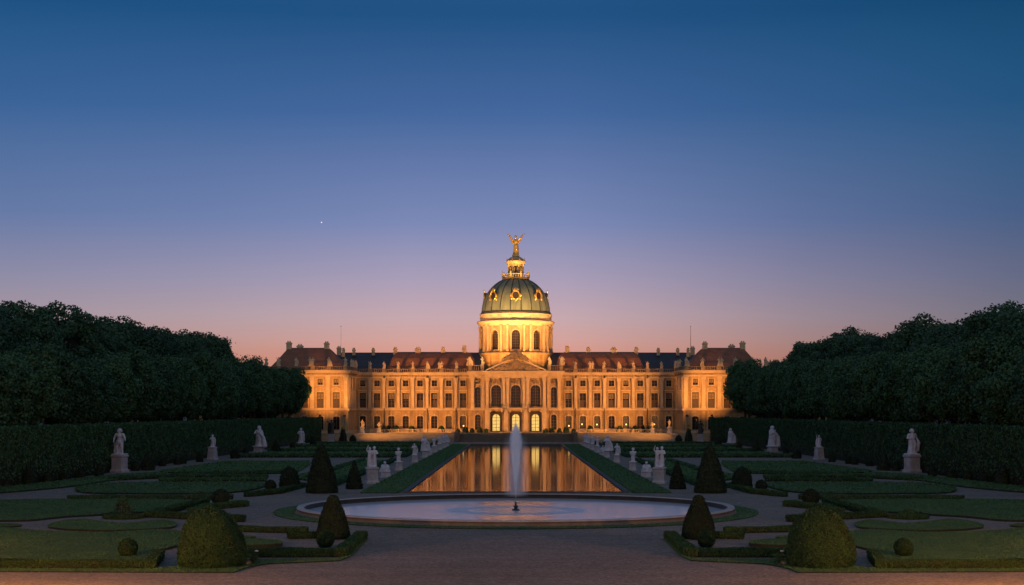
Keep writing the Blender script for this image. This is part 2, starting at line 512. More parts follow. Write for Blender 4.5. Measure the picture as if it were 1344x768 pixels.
sheet('ground', [(-3000, -600), (3000, -600), (3000, 5000), (-3000, 5000)], 0.0, M['earth'])
sheet('gravel', [(-49.5, 20), (49.5, 20), (49.5, 385), (-49.5, 385)], 0.004, M['gravel'])

def in_poly(pts, poly):
    x, y = pts[:, 0], pts[:, 1]
    ins = np.zeros(len(pts), bool); n = len(poly)
    for i in range(n):
        x0, y0 = poly[i]; x1, y1 = poly[(i+1) % n]
        if y0 == y1: continue
        c = ((y0 > y) != (y1 > y)) & (x < (x1-x0)*(y-y0)/(y1-y0) + x0)
        ins ^= c
    return ins

def smooth_poly(poly, k=5):
    out = []; n = len(poly)
    for i in range(n):
        p0, p1, p2, p3 = [np.array(poly[(i+j-1) % n]) for j in range(4)]
        for s in range(k):
            t = s/k
            out.append(tuple(.5*((2*p1) + (-p0+p2)*t + (2*p0-5*p1+4*p2-p3)*t*t + (-p0+3*p1-3*p2+p3)*t**3)))
    return out

def lawn(poly, h=.10, density=60, size=.07, seed=0, both=True, holes=None, z0=.008):
    """a grass bed: a low slab with a soil edge and blades of grass all over it; mirrored copy for the other half"""
    rng = np.random.default_rng(seed)
    poly = [tuple(p) for p in poly]
    a = sum(poly[i][0]*poly[(i+1) % len(poly)][1] - poly[(i+1) % len(poly)][0]*poly[i][1] for i in range(len(poly)))
    if a < 0: poly = poly[::-1]
    arr = np.array(poly); c = arr.mean(0)
    loops = [[Vector((x-c[0], y-c[1], 0)) for x, y in poly]]
    hl = holes or []
    for hp in hl: loops.append([Vector((x-c[0], y-c[1], 0)) for x, y in hp])
    flat = [v for l in loops for v in l]
    mb = MB()
    tris = []
    for t in tessellate_polygon(loops):
        p = [flat[i] for i in t]
        if (p[1]-p[0]).cross(p[2]-p[0]).z < 0: t = t[::-1]
        tris.append(tuple(t))
    mb.add([(v.x, v.y, h) for v in flat], tris, False, 0)
    for l in loops:
        n = len(l)
        for i in range(n):
            p, q = l[i], l[(i+1) % n]
            mb.add([(p.x, p.y, 0), (q.x, q.y, 0), (q.x, q.y, h), (p.x, p.y, h)], [(0, 1, 2, 3)], False, 1)
    lo, hi = arr.min(0), arr.max(0)
    n = int(min(60000, (hi-lo).prod()*density))
    pts = rng.uniform(lo, hi, (n, 2))
    k = in_poly(pts, poly)
    for hp in hl: k &= ~in_poly(pts, hp)
    pts = pts[k]
    # a ragged fringe along the edges
    edge = []
    for l in [poly] + hl:
        for i in range(len(l)):
            p, q = np.array(l[i]), np.array(l[(i+1) % len(l)])
            m_ = int(np.linalg.norm(q-p)/size*1.6)
            if m_ > 0: edge.append(p + (q-p)*rng.uniform(0, 1, (min(m_, 3000), 1)) + rng.normal(0, size*.35, (min(m_, 3000), 2)))
    if edge: pts = np.concatenate([pts]+edge)
    n = len(pts)
    cc = np.column_stack([pts - c, h + rng.uniform(-.2, .5, n)*size])
    nn = np.tile([[0., -.25, 1.]], (n, 1))
    lv, lq = leaf_quads(cc, nn, np.full(n, size), rng, .55)
    me = mb.mesh('lawn', [M['turf'], M['soil'], M['blade']])
    bl = quads_mesh('grass_blades', lv, lq, [M['blade']])
    bm = bmesh.new(); bm.from_mesh(me)
    k0 = len(bm.faces)
    bm.from_mesh(bl); bm.faces.ensure_lookup_table()
    for f in bm.faces[k0:]: f.material_index = 2
    bm.to_mesh(me); bm.free(); bpy.data.meshes.remove(bl)
    o = tag(link('lawn', me, None, (c[0], c[1], z0)), 'short clipped grass growing in a garden bed', 'grass', 'lawns of the parterre', 'stuff')
    if both:
        o2 = o.copy(); col.objects.link(o2); o2.location.x = -c[0]; o2.scale.x = -1
    return o

def pxpoly(pts): return [P(x, y) for x, y in pts]

# ---- foreground beds (outlines taken down to the ground)
A_ = pxpoly([(-70, 721.5), (150, 721.5), (165, 724), (203, 727.5), (206, 732), (198, 743.5), (-70, 743.5)])
lawn(A_, .28, 150, .055, 1)
B_ = smooth_poly(pxpoly([(-70, 691.5), (0, 695), (30, 697.4), (63, 699.9), (101, 701.2), (152, 701.2), (210, 697.6), (243, 702.5), (238, 716), (205, 724.6), (187, 721.2), (160, 719.4), (100, 719), (0, 718.6), (-70, 718.4)]), 4)
lawn(B_, .13, 120, .06, 2)
C_ = smooth_poly(pxpoly([(63, 692.3), (83, 686), (109, 684), (137, 687.3), (162, 689.4), (187, 687.3), (212, 684.7), (229, 688.2), (231, 691.5), (218, 694.9), (152, 698.4), (101, 697.4), (76, 695.6)]), 4)
lawn(C_, .13, 120, .06, 3)
E_ = smooth_poly(pxpoly([(-60, 659.5), (0, 658.6), (90, 657), (160, 657.2), (240, 658.3), (266, 660), (240, 666), (207, 671.5), (185, 674), (150, 674.4), (130, 677.5), (95, 679.2), (60, 682.6), (40, 684.6), (0, 685.3), (-60, 684.5)]), 4)
lawn(E_, .14, 60, .08, 4)
lawn(smooth_poly(pxpoly([(-40, 690), (10, 689.3), (28, 691.3), (10, 693.0), (-40, 693.5)]), 4), .1, 120, .06, 5)
lawn(smooth_poly(pxpoly([(300, 712.4), (345, 712.2), (371, 716.3), (355, 719.2), (300, 719.6)]), 4), .2, 150, .06, 6)
lawn(smooth_poly(pxpoly([(300, 707.2), (325, 707), (336, 708.2), (325, 709.4), (300, 709.8)]), 4), .15, 150, .06, 61)
lawn(pxpoly([(-70, 748.2), (200, 748.4), (235, 745), (300, 741), (325, 735.5), (445, 735.2), (452, 731), (476, 709), (482, 708.8), (462, 730), (446, 737), (350, 741.2), (325, 745.5), (306, 752.5), (200, 752.2), (-70, 750.8)]), .06, 150, .055, 7)
# grass ring round the basin, and the verges of the long pool
BC = (0.0, 114.7); BR = 16.1
ring = lambda r, n=96: [(BC[0]+r*math.cos(2*PI*k/n), BC[1]+r*math.sin(2*PI*k/n)) for k in range(n)]
lawn(ring(18.0), .05, 45, .07, 8, False, [ring(16.55)])
lawn([(-14.2, 139.5), (-10.75, 139.5), (-10.75, 345), (-14.2, 345)], .06, 18, .12, 9)
# ---- parterre blocks farther back
lawn(smooth_poly(pxpoly([(112, 648), (104, 641), (142, 636), (225, 634.6), (339, 635), (343, 641), (300, 648), (220, 649)]), 3), .14, 14, .14, 10)
lawn(smooth_poly(pxpoly([(-60, 650), (0, 642), (80, 633), (150, 625), (205, 621.5), (216, 623.5), (150, 631), (90, 640), (0, 648)]), 3), .14, 14, .14, 11)
lawn([P(208, 620.3), P(242, 615), P(300, 606.8), P(406, 606.6), P(404, 612), P(392, 619.4), P(350, 621.6), P(280, 622), P(240, 622)], .14, 7, .2, 12)
lawn([P(110, 654.0), P(130, 652.9), P(285, 653), P(288, 654.6), P(115, 655.4)], .1, 30, .1, 13)
for k, (d0, d1) in enumerate(((250, 276), (286, 310), (318, 342))):
    lawn([(-44.5, d0), (-20.2, d0), (-20.2, d1), (-44.5, d1)], .14, 3.5, .3, 14+k)
lawn([(-25.5, 170), (-19.2, 158), (-19.2, 226), (-22.5, 226)], .14, 8, .2, 18)

# ------------------------------------------------------------------ clipped plants
SIDE = {-1: 'left', 1: 'right'}

def lathe_core(prof, n, k=.94):
    V = []; Q = []
    for i, (r, z) in enumerate(prof):
        for j in range(n):
            a = 2*PI*j/n; V.append((r*k*math.cos(a), r*k*math.sin(a), z*k))
    for i in range(len(prof)-1):
        for j in range(n):
            a = i*n+j; b = i*n+(j+1) % n
            Q.append((a, b, b+n, a+n))
    return np.array(V), np.array(Q)

def topiary_mesh(name, prof, leaf, cover, seed, leafm, jitter=.35):
    rng = np.random.default_rng(seed)
    prof = np.array(prof, float)
    d = np.diff(prof, axis=0); L = np.hypot(d[:, 0], d[:, 1])
    w = L*(prof[:-1, 0]+prof[1:, 0])*.5 + 1e-6
    area = 2*PI*w.sum()
    n = int(min(60000, cover*area/leaf**2))
    i = rng.choice(len(w), n, p=w/w.sum()); t = rng.uniform(0, 1, n)
    r = prof[i, 0]+d[i, 0]*t; z = prof[i, 1]+d[i, 1]*t
    a = rng.uniform(0, 2*PI, n)
    nr, nz = d[i, 1]/L[i], -d[i, 0]/L[i]
    lump = .034*r.max()*(np.sin(3*a+seed)*np.sin(z*4/prof[:, 1].max()+seed) + .6*np.sin(7*a+2*seed+z*3))
    off = rng.normal(0, leaf*jitter, n)+lump
    c = np.column_stack([(r+off*nr)*np.cos(a), (r+off*nr)*np.sin(a), np.maximum(.01, z+off*nz)])
    stray = rng.uniform(0, 1, n) < .012
    c[stray] += np.column_stack([nr*np.cos(a), nr*np.sin(a), nz])[stray]*leaf*rng.uniform(.8, 2.2, stray.sum())[:, None]
    nn = np.column_stack([nr*np.cos(a), nr*np.sin(a), nz])
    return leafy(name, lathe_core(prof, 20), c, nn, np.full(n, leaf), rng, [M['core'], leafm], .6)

def prof_dome(r, h, n=14):
    p = [(r*.93, 0), (r, h*.12)]
    for i in range(1, n+1):
        t = i/n
        p.append((max(.02, r*max(0, 1-t**2.2)**.52), h*(.12+.88*t)))
    return p
def prof_cone(r, h, top=.1, belly=.12, n=10):
    """clipped cone with a rounded tip; top = width just under the tip, belly = outward curve of the sides"""
    p = [(r*.93, 0), (r, h*.05)]
    rt = r*max(top, .04); hc = min(h*.14, rt*1.1)
    for i in range(1, n+1):
        t = i/n
        p.append((r+(rt-r)*t + r*belly*math.sin(PI*t)*.5, h*.05+(h*.95-hc)*t))
    for i in range(1, 6):
        a = PI/2*i/5
        p.append((max(.02, rt*math.cos(a)), h-hc+hc*math.sin(a)))
    return p
def prof_ball(r, n=14):
    return [(max(.02, r*math.sin(PI*(i/n*.92+.08))), r*(.93-math.cos(PI*(i/n*.92+.08)))) for i in range(n+1)]

def plant(name, me, x, y, label, cat, group=None, rz=0, s=1, z=.004):
    o = link(name, me, None, (x, y, z), rz, (s, s, s))
    return tag(o, label, cat, group)

dome_me = topiary_mesh('dome_topiary', prof_dome(1.62, 2.86), .05, 3.0, 1, M['yew'])
ball_me = topiary_mesh('ball_topiary', prof_ball(.47), .05, 3.0, 2, M['yew'])
cone_me = topiary_mesh('cone_topiary', prof_cone(.98, 2.55, .36, .22), .05, 3.0, 3, M['yew_dark'])
tall_me = topiary_mesh('tall_cone_topiary', prof_cone(1.45, 4.45, .25, .14), .10, 3.0, 4, M['yew_dark'])
small_me = topiary_mesh('small_cone_topiary', prof_cone(.78, 2.7, .14, .12), .10, 3.0, 5, M['yew_dark'])
egg_me = topiary_mesh('egg_topiary', prof_dome(.95, 2.1), .10, 3.0, 6, M['yew_dark'])
ball2_me = topiary_mesh('ball_topiary', prof_ball(.66), .09, 3.0, 7, M['yew_dark'])
far_cone_me = topiary_mesh('hedge_cone_topiary', prof_cone(.82, 2.3, .12, .2), .14, 2.6, 8, M['yew_dark'])
far_bush_me = topiary_mesh('hedge_bush', prof_dome(.45, 1.0), .12, 2.6, 9, M['yew_dark'])

for s in (-1, 1):
    sd = SIDE[s]; rz = 0 if s < 0 else 2.0
    def at(px, py): 
        x, y = P(px, py); return (-s)*x, y
    x, y = at(277.5, 744); plant('dome_topiary', dome_me, x, y, 'big clipped dome of yew at the %s front corner of the garden' % sd, 'topiary', 'big dome topiaries', rz)
    x, y = at(168, 737); plant('ball_topiary', ball_me, x, y, 'small clipped ball behind the low box hedge at the far %s front' % sd, 'topiary', 'small ball topiaries', rz, .98, .25)
    x, y = at(427, 718.5); plant('ball_topiary', ball_me, x, y, 'small clipped ball in front of the rounded cone %s of the basin' % sd, 'topiary', 'small ball topiaries', rz+1)
    x, y = at(437, 707); plant('cone_topiary', cone_me, x, y, 'rounded cone of yew standing before the %s end of the round basin' % sd, 'topiary', 'rounded cone topiaries', rz)
    x, y = at(422, 647); plant('tall_cone_topiary', tall_me, x, y, 'tallest dark blunt cone of yew beyond the %s end of the basin' % sd, 'topiary', 'tall blunt cone topiaries', rz)
    x, y = at(465, 642); plant('small_cone_topiary', small_me, x, y, 'slim pointed cone between the tallest cone and the pool statues, %s side' % sd, 'topiary', 'slim pointed cones by the pool', rz)
    x, y = at(380, 641.5); plant('egg_topiary', egg_me, x, y, 'egg shaped dark bush on the %s parterre next to the tallest cone' % sd, 'topiary', 'egg shaped topiaries', rz)
    x, y = at(355, 644.5); plant('ball_topiary', ball2_me, x, y, 'dark clipped ball beside the egg shaped bush, %s parterre' % sd, 'topiary', 'dark ball topiaries', rz, .8)
    x, y = at(290, 663.5); plant('ball_topiary', ball2_me, x, y, 'dark clipped ball at the tip of the angled box hedges, %s parterre' % sd, 'topiary', 'dark ball topiaries', rz+1)
    # along the foot of the tall hedge
    k = 0
    for px, py, hh, big in ((38, 637, 27, 1), (62, 634, 13, 0), (84, 630, 12, 0), (105, 628, 13, 0), (130, 625, 12, 0), (194, 617.5, 24, 1), (178, 618, 12, 0), (213, 612, 10, 0),
                            (232, 610, 9, 0), (262, 606.5, 13, 1), (308, 602, 12, 0), (362, 594.5, 18, 1), (322, 598, 9, 0), (411, 586, 13, 1), (384, 589.5, 8, 0), (240, 609, 10, 0)):
        x, y = at(px, py); h = hh*y/F
        if big: plant('hedge_cone_topiary', far_cone_me, x, y, 'dark cone at the foot of the %s hedge, %s' % (sd, {38: 'nearest the camera', 194: 'beside the largest hedge statue', 262: 'just short of the second hedge statue', 362: 'between the last two hedge statues', 411: 'nearest the palace'}[px]), 'topiary', 'cones along the tall hedges', k, h/2.3)
        else:
            plant('hedge_bush', far_bush_me, x, y, 'small dark round bush in the gravel strip under the tall %s hedge' % sd, 'bush', 'small bushes under the %s hedge' % sd, k, h/1.0)
        k += 1

def hedge_core(segs):
    V = []; Q = []
    for (p, q, w, h, z) in segs:
        p = np.array(p); q = np.array(q); d = (q-p)/np.linalg.norm(q-p); nrm = np.array([-d[1], d[0]])
        k = .9; o = len(V)
        for zz in (0, (h-.02)*1):
            for e, sgn in ((p, -1), (q, -1), (q, 1), (p, 1)):
                pt = e + nrm*sgn*w*.5*k; V.append((pt[0], pt[1], z+zz*.97))
        for f in ((0, 3, 2, 1), (4, 5, 6, 7), (0, 1, 5, 4), (1, 2, 6, 5), (2, 3, 7, 6), (3, 0, 4, 7)): Q.append([i+o for i in f])
    return np.array(V), np.array(Q)

def hedge(name, line, w, h, leaf, cover, seed, leafm, z0=0, closed=False, wob=.04):
    """clipped hedge along a ground line"""
    rng = np.random.default_rng(seed)
    line = [tuple(p) for p in line]
    if closed: line = line + [line[0]]
    arr = np.array(line); c = arr.mean(0); arr = arr-c
    segs = []; C = []; N = []
    for i in range(len(arr)-1):
        p, q = arr[i], arr[i+1]; L = np.linalg.norm(q-p)
        if L < 1e-6: continue
        d = (q-p)/L; nr = np.array([-d[1], d[0]])
        e = w*.5*.98
        segs.append((p-d*(e if not closed else 0), q+d*(e if not closed else 0), w, h, 0))
        faces = (((L+w)*w, 'top'), ((L+w)*h, 'a'), ((L+w)*h, 'b'), (w*h, 's'), (w*h, 'e'))
        for area, kind in faces:
            n = int(cover*area/leaf**2)
            if n <= 0: continue
            u = rng.uniform(-e, L+e, n); v = rng.uniform(-.5, .5, n)*w; zz = h*np.sqrt(rng.uniform(0, 1, n))*1.0
            off = rng.normal(0, leaf*.35, n) + wob*np.sin(u*1.1+seed)*np.sin(zz*1.7+u*.37)
            if kind == 'top': pos = (u, v, h+off); nn = (0, 0, 1)
            elif kind == 'a': pos = (u, .5*w+off, zz); nn = (nr[0], nr[1], 0)
            elif kind == 'b': pos = (u, -.5*w-off, zz); nn = (-nr[0], -nr[1], 0)
            elif kind == 's': pos = (-e-off, v, zz); nn = (-d[0], -d[1], 0)
            else: pos = (L+e+off, v, zz); nn = (d[0], d[1], 0)
            uu, vv, zz = [np.broadcast_to(t, n) for t in pos]
            xy = p + np.outer(uu, d) + np.outer(vv, nr)
            C.append(np.column_stack([xy, np.maximum(zz, .01)])); N.append(np.tile([nn], (n, 1)).astype(float))
    C = np.concatenate(C); N = np.concatenate(N)
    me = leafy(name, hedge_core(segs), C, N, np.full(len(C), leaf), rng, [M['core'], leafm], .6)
    return me, (c[0], c[1], z0)

def hedge_pair(name, line, w, h, leaf, cover, seed, leafm, label, cat='hedge', group=None, z0=.004, closed=False):
    me, loc = hedge(name, line, w, h, leaf, cover, seed, leafm, z0, closed)
    for s in (-1, 1):
        o = link(name, me, None, (loc[0] if s < 0 else -loc[0], loc[1], loc[2]), 0, (-s, 1, 1))
        tag(o, label % SIDE[s], cat, group)

G_BOX = 'low box hedges edging the beds'
hedge_pair('box_hedge', [P(-70, 746.8), P(198, 746.8), P(209, 733)], .5, .42, .055, 2.6, 11, M['box'], 'low clipped box hedge along the front of the %s outermost lawn', group=G_BOX)
hedge_pair('box_hedge', [P(326, 731.5), P(447, 731), P(474, 708)], .62, .42, .055, 2.6, 12, M['box'], 'L shaped low box hedge whose corner points at the gravel court, %s side', group=G_BOX)
hedge_pair('box_hedge', [P(384, 707.5), P(418, 706.5)], .5, .34, .055, 2.6, 13, M['box'], 'short low box hedge stub behind the small ball, %s of the rounded cone', group=G_BOX)
hedge_pair('box_hedge', [P(300, 698), P(398, 700)], .5, .36, .06, 2.6, 14, M['box'], 'straight low box hedge between the big dome and the basin, %s side', group=G_BOX)
hedge_pair('box_hedge', [P(268, 661.5), P(199, 679), P(313, 685)], .7, .42, .08, 2.6, 15, M['box'], 'arrow shaped low box hedge beside the round flower bed on the %s', group=G_BOX)
hedge_pair('box_hedge', [P(254, 675.5), P(276, 669), P(317, 665)], .8, .42, .08, 2.6, 16, M['box'], 'bent low box hedge under the dark ball on the %s', group=G_BOX)
hedge_pair('box_hedge', [P(327, 652), P(365, 648), P(396, 640)], .7, .4, .09, 2.6, 17, M['box'], 'low box hedge curving past the egg shaped bush, %s parterre', group=G_BOX)
hedge_pair('box_hedge', [P(95, 657.2), P(300, 655.6)], .7, .4, .09, 2.6, 18, M['hedge'], 'long straight box hedge beside the cross path on the %s', group=G_BOX)
hedge_pair('box_hedge', [P(150, 631), P(232, 627), P(345, 628.4)], .9, .4, .12, 2.2, 19, M['hedge'], 'long low box hedge through the middle of the %s parterre', group=G_BOX)
hedge_pair('box_hedge', [P(215, 632.6), P(344, 632)], .9, .4, .12, 2.2, 20, M['hedge'], 'low box hedge along the near lawn of the middle %s parterre', group=G_BOX)
hedge_pair('box_hedge', [P(240, 624.4), P(300, 623.2), P(385, 621.6)], .9, .4, .12, 2.2, 21, M['hedge'], 'low box hedge along the near edge of the wide %s lawn', group=G_BOX)
for k, X in enumerate((-18.3, -22.9)):
    hedge_pair('box_hedge', [(X, 152 if k == 0 else 168), (X, 228)], .7, .4, .14, 2.2, 22+k, M['hedge'], ('low box hedge along the %s gravel alley, near stretch', 'second low box hedge in from the %s gravel alley')[k], group=G_BOX)
hedge_pair('box_hedge', [(-18.3, 248), (-18.3, 344)], .7, .4, .16, 2.0, 24, M['hedge'], 'low box hedge along the %s gravel alley, far stretch', group=G_BOX)
for k, d0 in enumerate((247.5, 281, 314, 345)):
    hedge_pair('box_hedge', [(-45, d0), (-20.5, d0)], 1.3, .55, .2, 2.0, 30+k, M['hedge'], ('low box hedge just past the far cross path on the %s', 'low box hedge between the first far lawns on the %s', 'low box hedge between the last far lawns on the %s', 'low box hedge nearest the terrace on the %s')[k], group=G_BOX)

# round flower beds
rb = P(162, 680.5)
ring_line = [(rb[0]+1.15*math.cos(2*PI*k/18), rb[1]+1.15*math.sin(2*PI*k/18)) for k in range(18)]
hedge_pair('round_flower_bed', ring_line, .45, .22, .07, 2.8, 40, M['box'], 'round bed ringed by a low hedge inside the %s crescent lawn', 'flower bed', 'round flower beds', closed=True)
def herb_mesh(seed, r, h, n, leaf):
    rng = np.random.default_rng(seed)
    u = rng.uniform(0, 1, n); a = rng.uniform(0, 2*PI, n); rr = r*np.sqrt(u)*(1-.3*rng.uniform(0, 1, n))
    z = h*rng.uniform(.1, 1, n)*(1-.7*(rr/r)**2)
    c = np.column_stack([rr*np.cos(a), rr*np.sin(a), z])
    return leafy('bed_plant', None, c, np.column_stack([np.cos(a), np.sin(a), np.full(n, .7)]), np.full(n, leaf), rng, [None, M['box']], .7)
plant('bed_plant', herb_mesh(1, .8, .75, 900, .1), -rb[0], rb[1], 'loose leafy plants in the round bed on the right', 'plant')
plant('bed_shrub', topiary_mesh('bed_shrub', prof_cone(.8, 1.5, .35, .1), .09, 1.4, 77, M['box'], .9), rb[0], rb[1], 'loose broad shrub in the round bed on the left', 'shrub')

# tall hedges behind the statues
HX = -50.8
me, loc = hedge('tall_hedge', [(HX, 96), (HX, 362), (-48.4, 371)], 1.7, 5.85, .19, 1.9, 50, M['hedge'], 0, wob=.10)
for s in (-1, 1):
    tag(link('tall_hedge', me, None, (loc[0] if s < 0 else -loc[0], loc[1], 0), 0, (-s, 1, 1)), 'tall clipped hedge wall behind the row of statues on the %s' % SIDE[s], 'hedge', 'tall hedge walls')

# ------------------------------------------------------------------ trees
def tree_mesh(seed, rx, z0, z1, leafn, leaf, leafm, nclump=60, square=.0):
    """crown built of leaf clumps through an ovoid volume"""
    rng = np.random.default_rng(seed)
    cz = (z0+z1)/2; hz = (z1-z0)/2
    C = []; N = []; S = []
    per = leafn//nclump
    ga = PI*(3-5**.5)
    for k in range(nclump):
        t = (k+.5)/nclump
        zz = 1-2*t; a = k*ga + rng.uniform(-.3, .3)
        depth = rng.choice([.82, .86, .92, .55], p=[.35, .3, .2, .15])
        rad = math.sqrt(max(0, 1-zz*zz))**.7
        p = np.array([rx*rad*math.cos(a)*depth, rx*rad*math.sin(a)*depth, cz+hz*zz*.92*depth**.5])
        p += rng.normal(0, .35, 3)
        cr = rng.uniform(.18, .34)*rx
        n = int(per*rng.uniform(.7, 1.3))
        v = rng.normal(0, 1, (n, 3)); v /= np.linalg.norm(v, axis=1)[:, None]
        rr = cr*rng.uniform(.35, 1.0, n)**.5
        # loose twigs standing out of the outline
        tw = rng.uniform(0, 1, n) < .06
        rr = np.where(tw, rr*rng.uniform(1.1, 1.5, n), rr)
        q = p + v*rr[:, None]*np.array([1, 1, .85])
        C.append(q); N.append(v+np.array([0, 0, .35])); S.append(np.full(n, leaf))
    C = np.concatenate(C); N = np.concatenate(N); S = np.concatenate(S)
    # inner shadow mass
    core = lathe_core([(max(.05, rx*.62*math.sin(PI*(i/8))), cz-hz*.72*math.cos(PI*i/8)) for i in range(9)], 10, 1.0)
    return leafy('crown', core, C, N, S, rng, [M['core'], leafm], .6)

def trunk_mesh(seed, h, r, spread):
    rng = random.Random(seed); mb = MB()
    mb.lathe([(r*1.5, -.1), (r*1.1, .4), (r, h*.4), (r*.8, h*.7), (r*.45, h)], 10)
    for k in range(7):
        a = k*2.4+rng.uniform(-.3, .3); z = h*(.55+.06*k)
        mb.tube((0, 0, z), (math.cos(a)*spread*.7, math.sin(a)*spread*.7, z+h*rng.uniform(.15, .3)), r*.42, r*.12, 6)
    return mb.mesh('trunk', M['bark'])

front_crowns = [tree_mesh(100+i, 4.5, 6.4, 14.6, 22000, .27, M['tree'], 95) for i in range(5)]
back_crowns = [tree_mesh(200+i, 5.9, 6.5, 22.4, 26000, .33, M['tree2'], 120) for i in range(5)]
front_trunk = trunk_mesh(1, 9.5, .3, 4); back_trunk = trunk_mesh(2, 15, .42, 5.5)
ORD = ['first', 'second', 'third', 'fourth', 'fifth', 'sixth', 'seventh', 'eighth', 'ninth', 'tenth', 'eleventh', 'twelfth', 'thirteenth', 'fourteenth', 'fifteenth',
       'sixteenth', 'seventeenth', 'eighteenth', 'nineteenth', 'twentieth', 'twenty-first', 'twenty-second', 'twenty-third', 'twenty-fourth', 'twenty-fifth',
       'twenty-sixth', 'twenty-seventh', 'twenty-eighth', 'twenty-ninth', 'thirtieth', 'thirty-first', 'thirty-second', 'thirty-third', 'thirty-fourth']
def tree(crowns, trunk, x, y, i, sc_, zs, label, group, rng):
    t = empty('leafy_tree', (x, y, 0), rng.uniform(0, 6.28))
    t.scale = (sc_, sc_, sc_*zs)
    link('crown', crowns[i % len(crowns)], t); link('trunk', trunk, t)
    return tag(t, label, 'tree', group)
for s in (-1, 1):
    rng = random.Random(5+s); sd = SIDE[s]
    ys = [368 - 7.6*i for i in range(29)]
    for i, y in enumerate(ys):
        h = .93 + .23*(y-150)/220 + rng.uniform(-.09, .09) + (.07 if i < 2 else 0)
        tree(front_crowns, front_trunk, s*(56.3+rng.uniform(-.5, .5) - (1.2 if i < 2 else 0)), y, rng.randrange(5), rng.uniform(.96, 1.08), h, 'lower leafy tree of the front row above the %s hedge, %s from the palace' % (sd, ORD[i]), 'front row of trees on the %s' % sd, rng)
    ys = [366 - 9.4*i for i in range(22)]
    for i, y in enumerate(ys):
        h = (.86 if i < 2 else .90+.10*min(1, max(0, (y-190)/120))) + rng.uniform(-.06, .05)
        tree(back_crowns, back_trunk, s*(67.5+rng.uniform(-1, 1)), y, rng.randrange(5), rng.uniform(.95, 1.08), h, 'tall leafy tree of the back row on the %s, %s from the palace' % (sd, ORD[i]), 'back row of trees on the %s' % sd, rng)
    tree(back_crowns, back_trunk, s*61.0, 371.5, 2, .8, 1.02, 'round topped tree between the front and back rows at the palace end, %s wood' % sd, 'front row of trees on the %s' % sd, rng)
    tree(back_crowns, back_trunk, s*65.2, 374.5, 3, .84, 1.06, 'narrow tree just behind the round topped one, palace end of the %s wood' % sd, 'back row of trees on the %s' % sd, rng)
    for i in range(14):
        y = 372 - 14*i
        tree(back_crowns, back_trunk, s*(82+rng.uniform(-2, 2)), y, rng.randrange(5), rng.uniform(.98, 1.1), .93+rng.uniform(-.08, .03), 'tree deep in the wood behind the two rows on the %s, %s from the palace' % (sd, ORD[i]), 'trees deep in the %s wood' % sd, rng)

# ------------------------------------------------------------------ statues
def sculpt(mb, name, voxel, m, smooth_it=2):
    """fuse overlapping shapes into one continuous sculpted surface"""
    me = mb.mesh('raw', m)
    o = bpy.data.objects.new('raw', me); col.objects.link(o)
    md = o.modifiers.new('r', 'REMESH'); md.mode = 'VOXEL'; md.voxel_size = voxel; md.use_smooth_shade = True
    if smooth_it:
        ms = o.modifiers.new('s', 'SMOOTH'); ms.iterations = smooth_it; ms.factor = .4
    dg = bpy.context.evaluated_depsgraph_get()
    out = bpy.data.meshes.new_from_object(o.evaluated_get(dg))
    out.name = name
    out.materials.clear(); out.materials.append(m)
    bpy.data.objects.remove(o); bpy.data.meshes.remove(me)
    return out

def robe(mb, levels, folds=9, amp=.1, n=36, ph=0):
    rr = []
    for i, (z, rx, ry, cx, cy) in enumerate(levels):
        ring = []
        for k in range(n):
            a = 2*PI*k/n; w = 1 + amp*math.sin(folds*a+ph+z*1.3)*(1-.5*i/len(levels)) + .4*amp*math.sin(3*a+z*3+ph)
            ring.append((cx+rx*w*math.cos(a), cy+ry*w*math.sin(a), z))
        rr.append(ring)
    mb.rings(rr, True)

def head(mb, x, y, z, s=1.0, turn=0, hair=True):
    ca, sa = math.cos(turn), math.sin(turn)
    def q(dx, dy, dz): return (x+(dx*ca-dy*sa)*s, y+(dx*sa+dy*ca)*s, z+dz*s)
    mb.cap((x, y, z-.26*s), (x, y, z-.1*s), .068*s, .06*s, 8)
    mb.ell(q(0, 0, 0), .105*s, .125*s, .15*s)
    mb.ell(q(0, -.12, -.02), .025*s, .035*s, .04*s, 8, 5)         # nose
    mb.ell(q(0, -.085, -.1), .055*s, .045*s, .045*s, 8, 5)        # chin
    for e in (-1, 1): mb.ell(q(e*.105, .01, -.01), .02*s, .035*s, .045*s, 8, 5)
    if hair:
        mb.ell(q(0, .03, .05), .125*s, .14*s, .125*s)
        mb.ell(q(0, .13, -.03), .07*s, .07*s, .09*s, 8, 6)

def arm(mb, sh, el, ha, r=.07):
    mb.cap(sh, el, r, r*.8); mb.cap(el, ha, r*.78, r*.52)
    v = (Vector(ha)-Vector(el)).normalized()
    h = Vector(ha)+v*.07
    mb.ell(h, .045, .04, .06, 8, 6)
    for k in range(4): mb.cap(tuple(h+Vector((.02*(k-1.5), 0, 0))+v*.03), tuple(h+Vector((.024*(k-1.5), -.01, 0))+v*.11), .012, .010, 5)

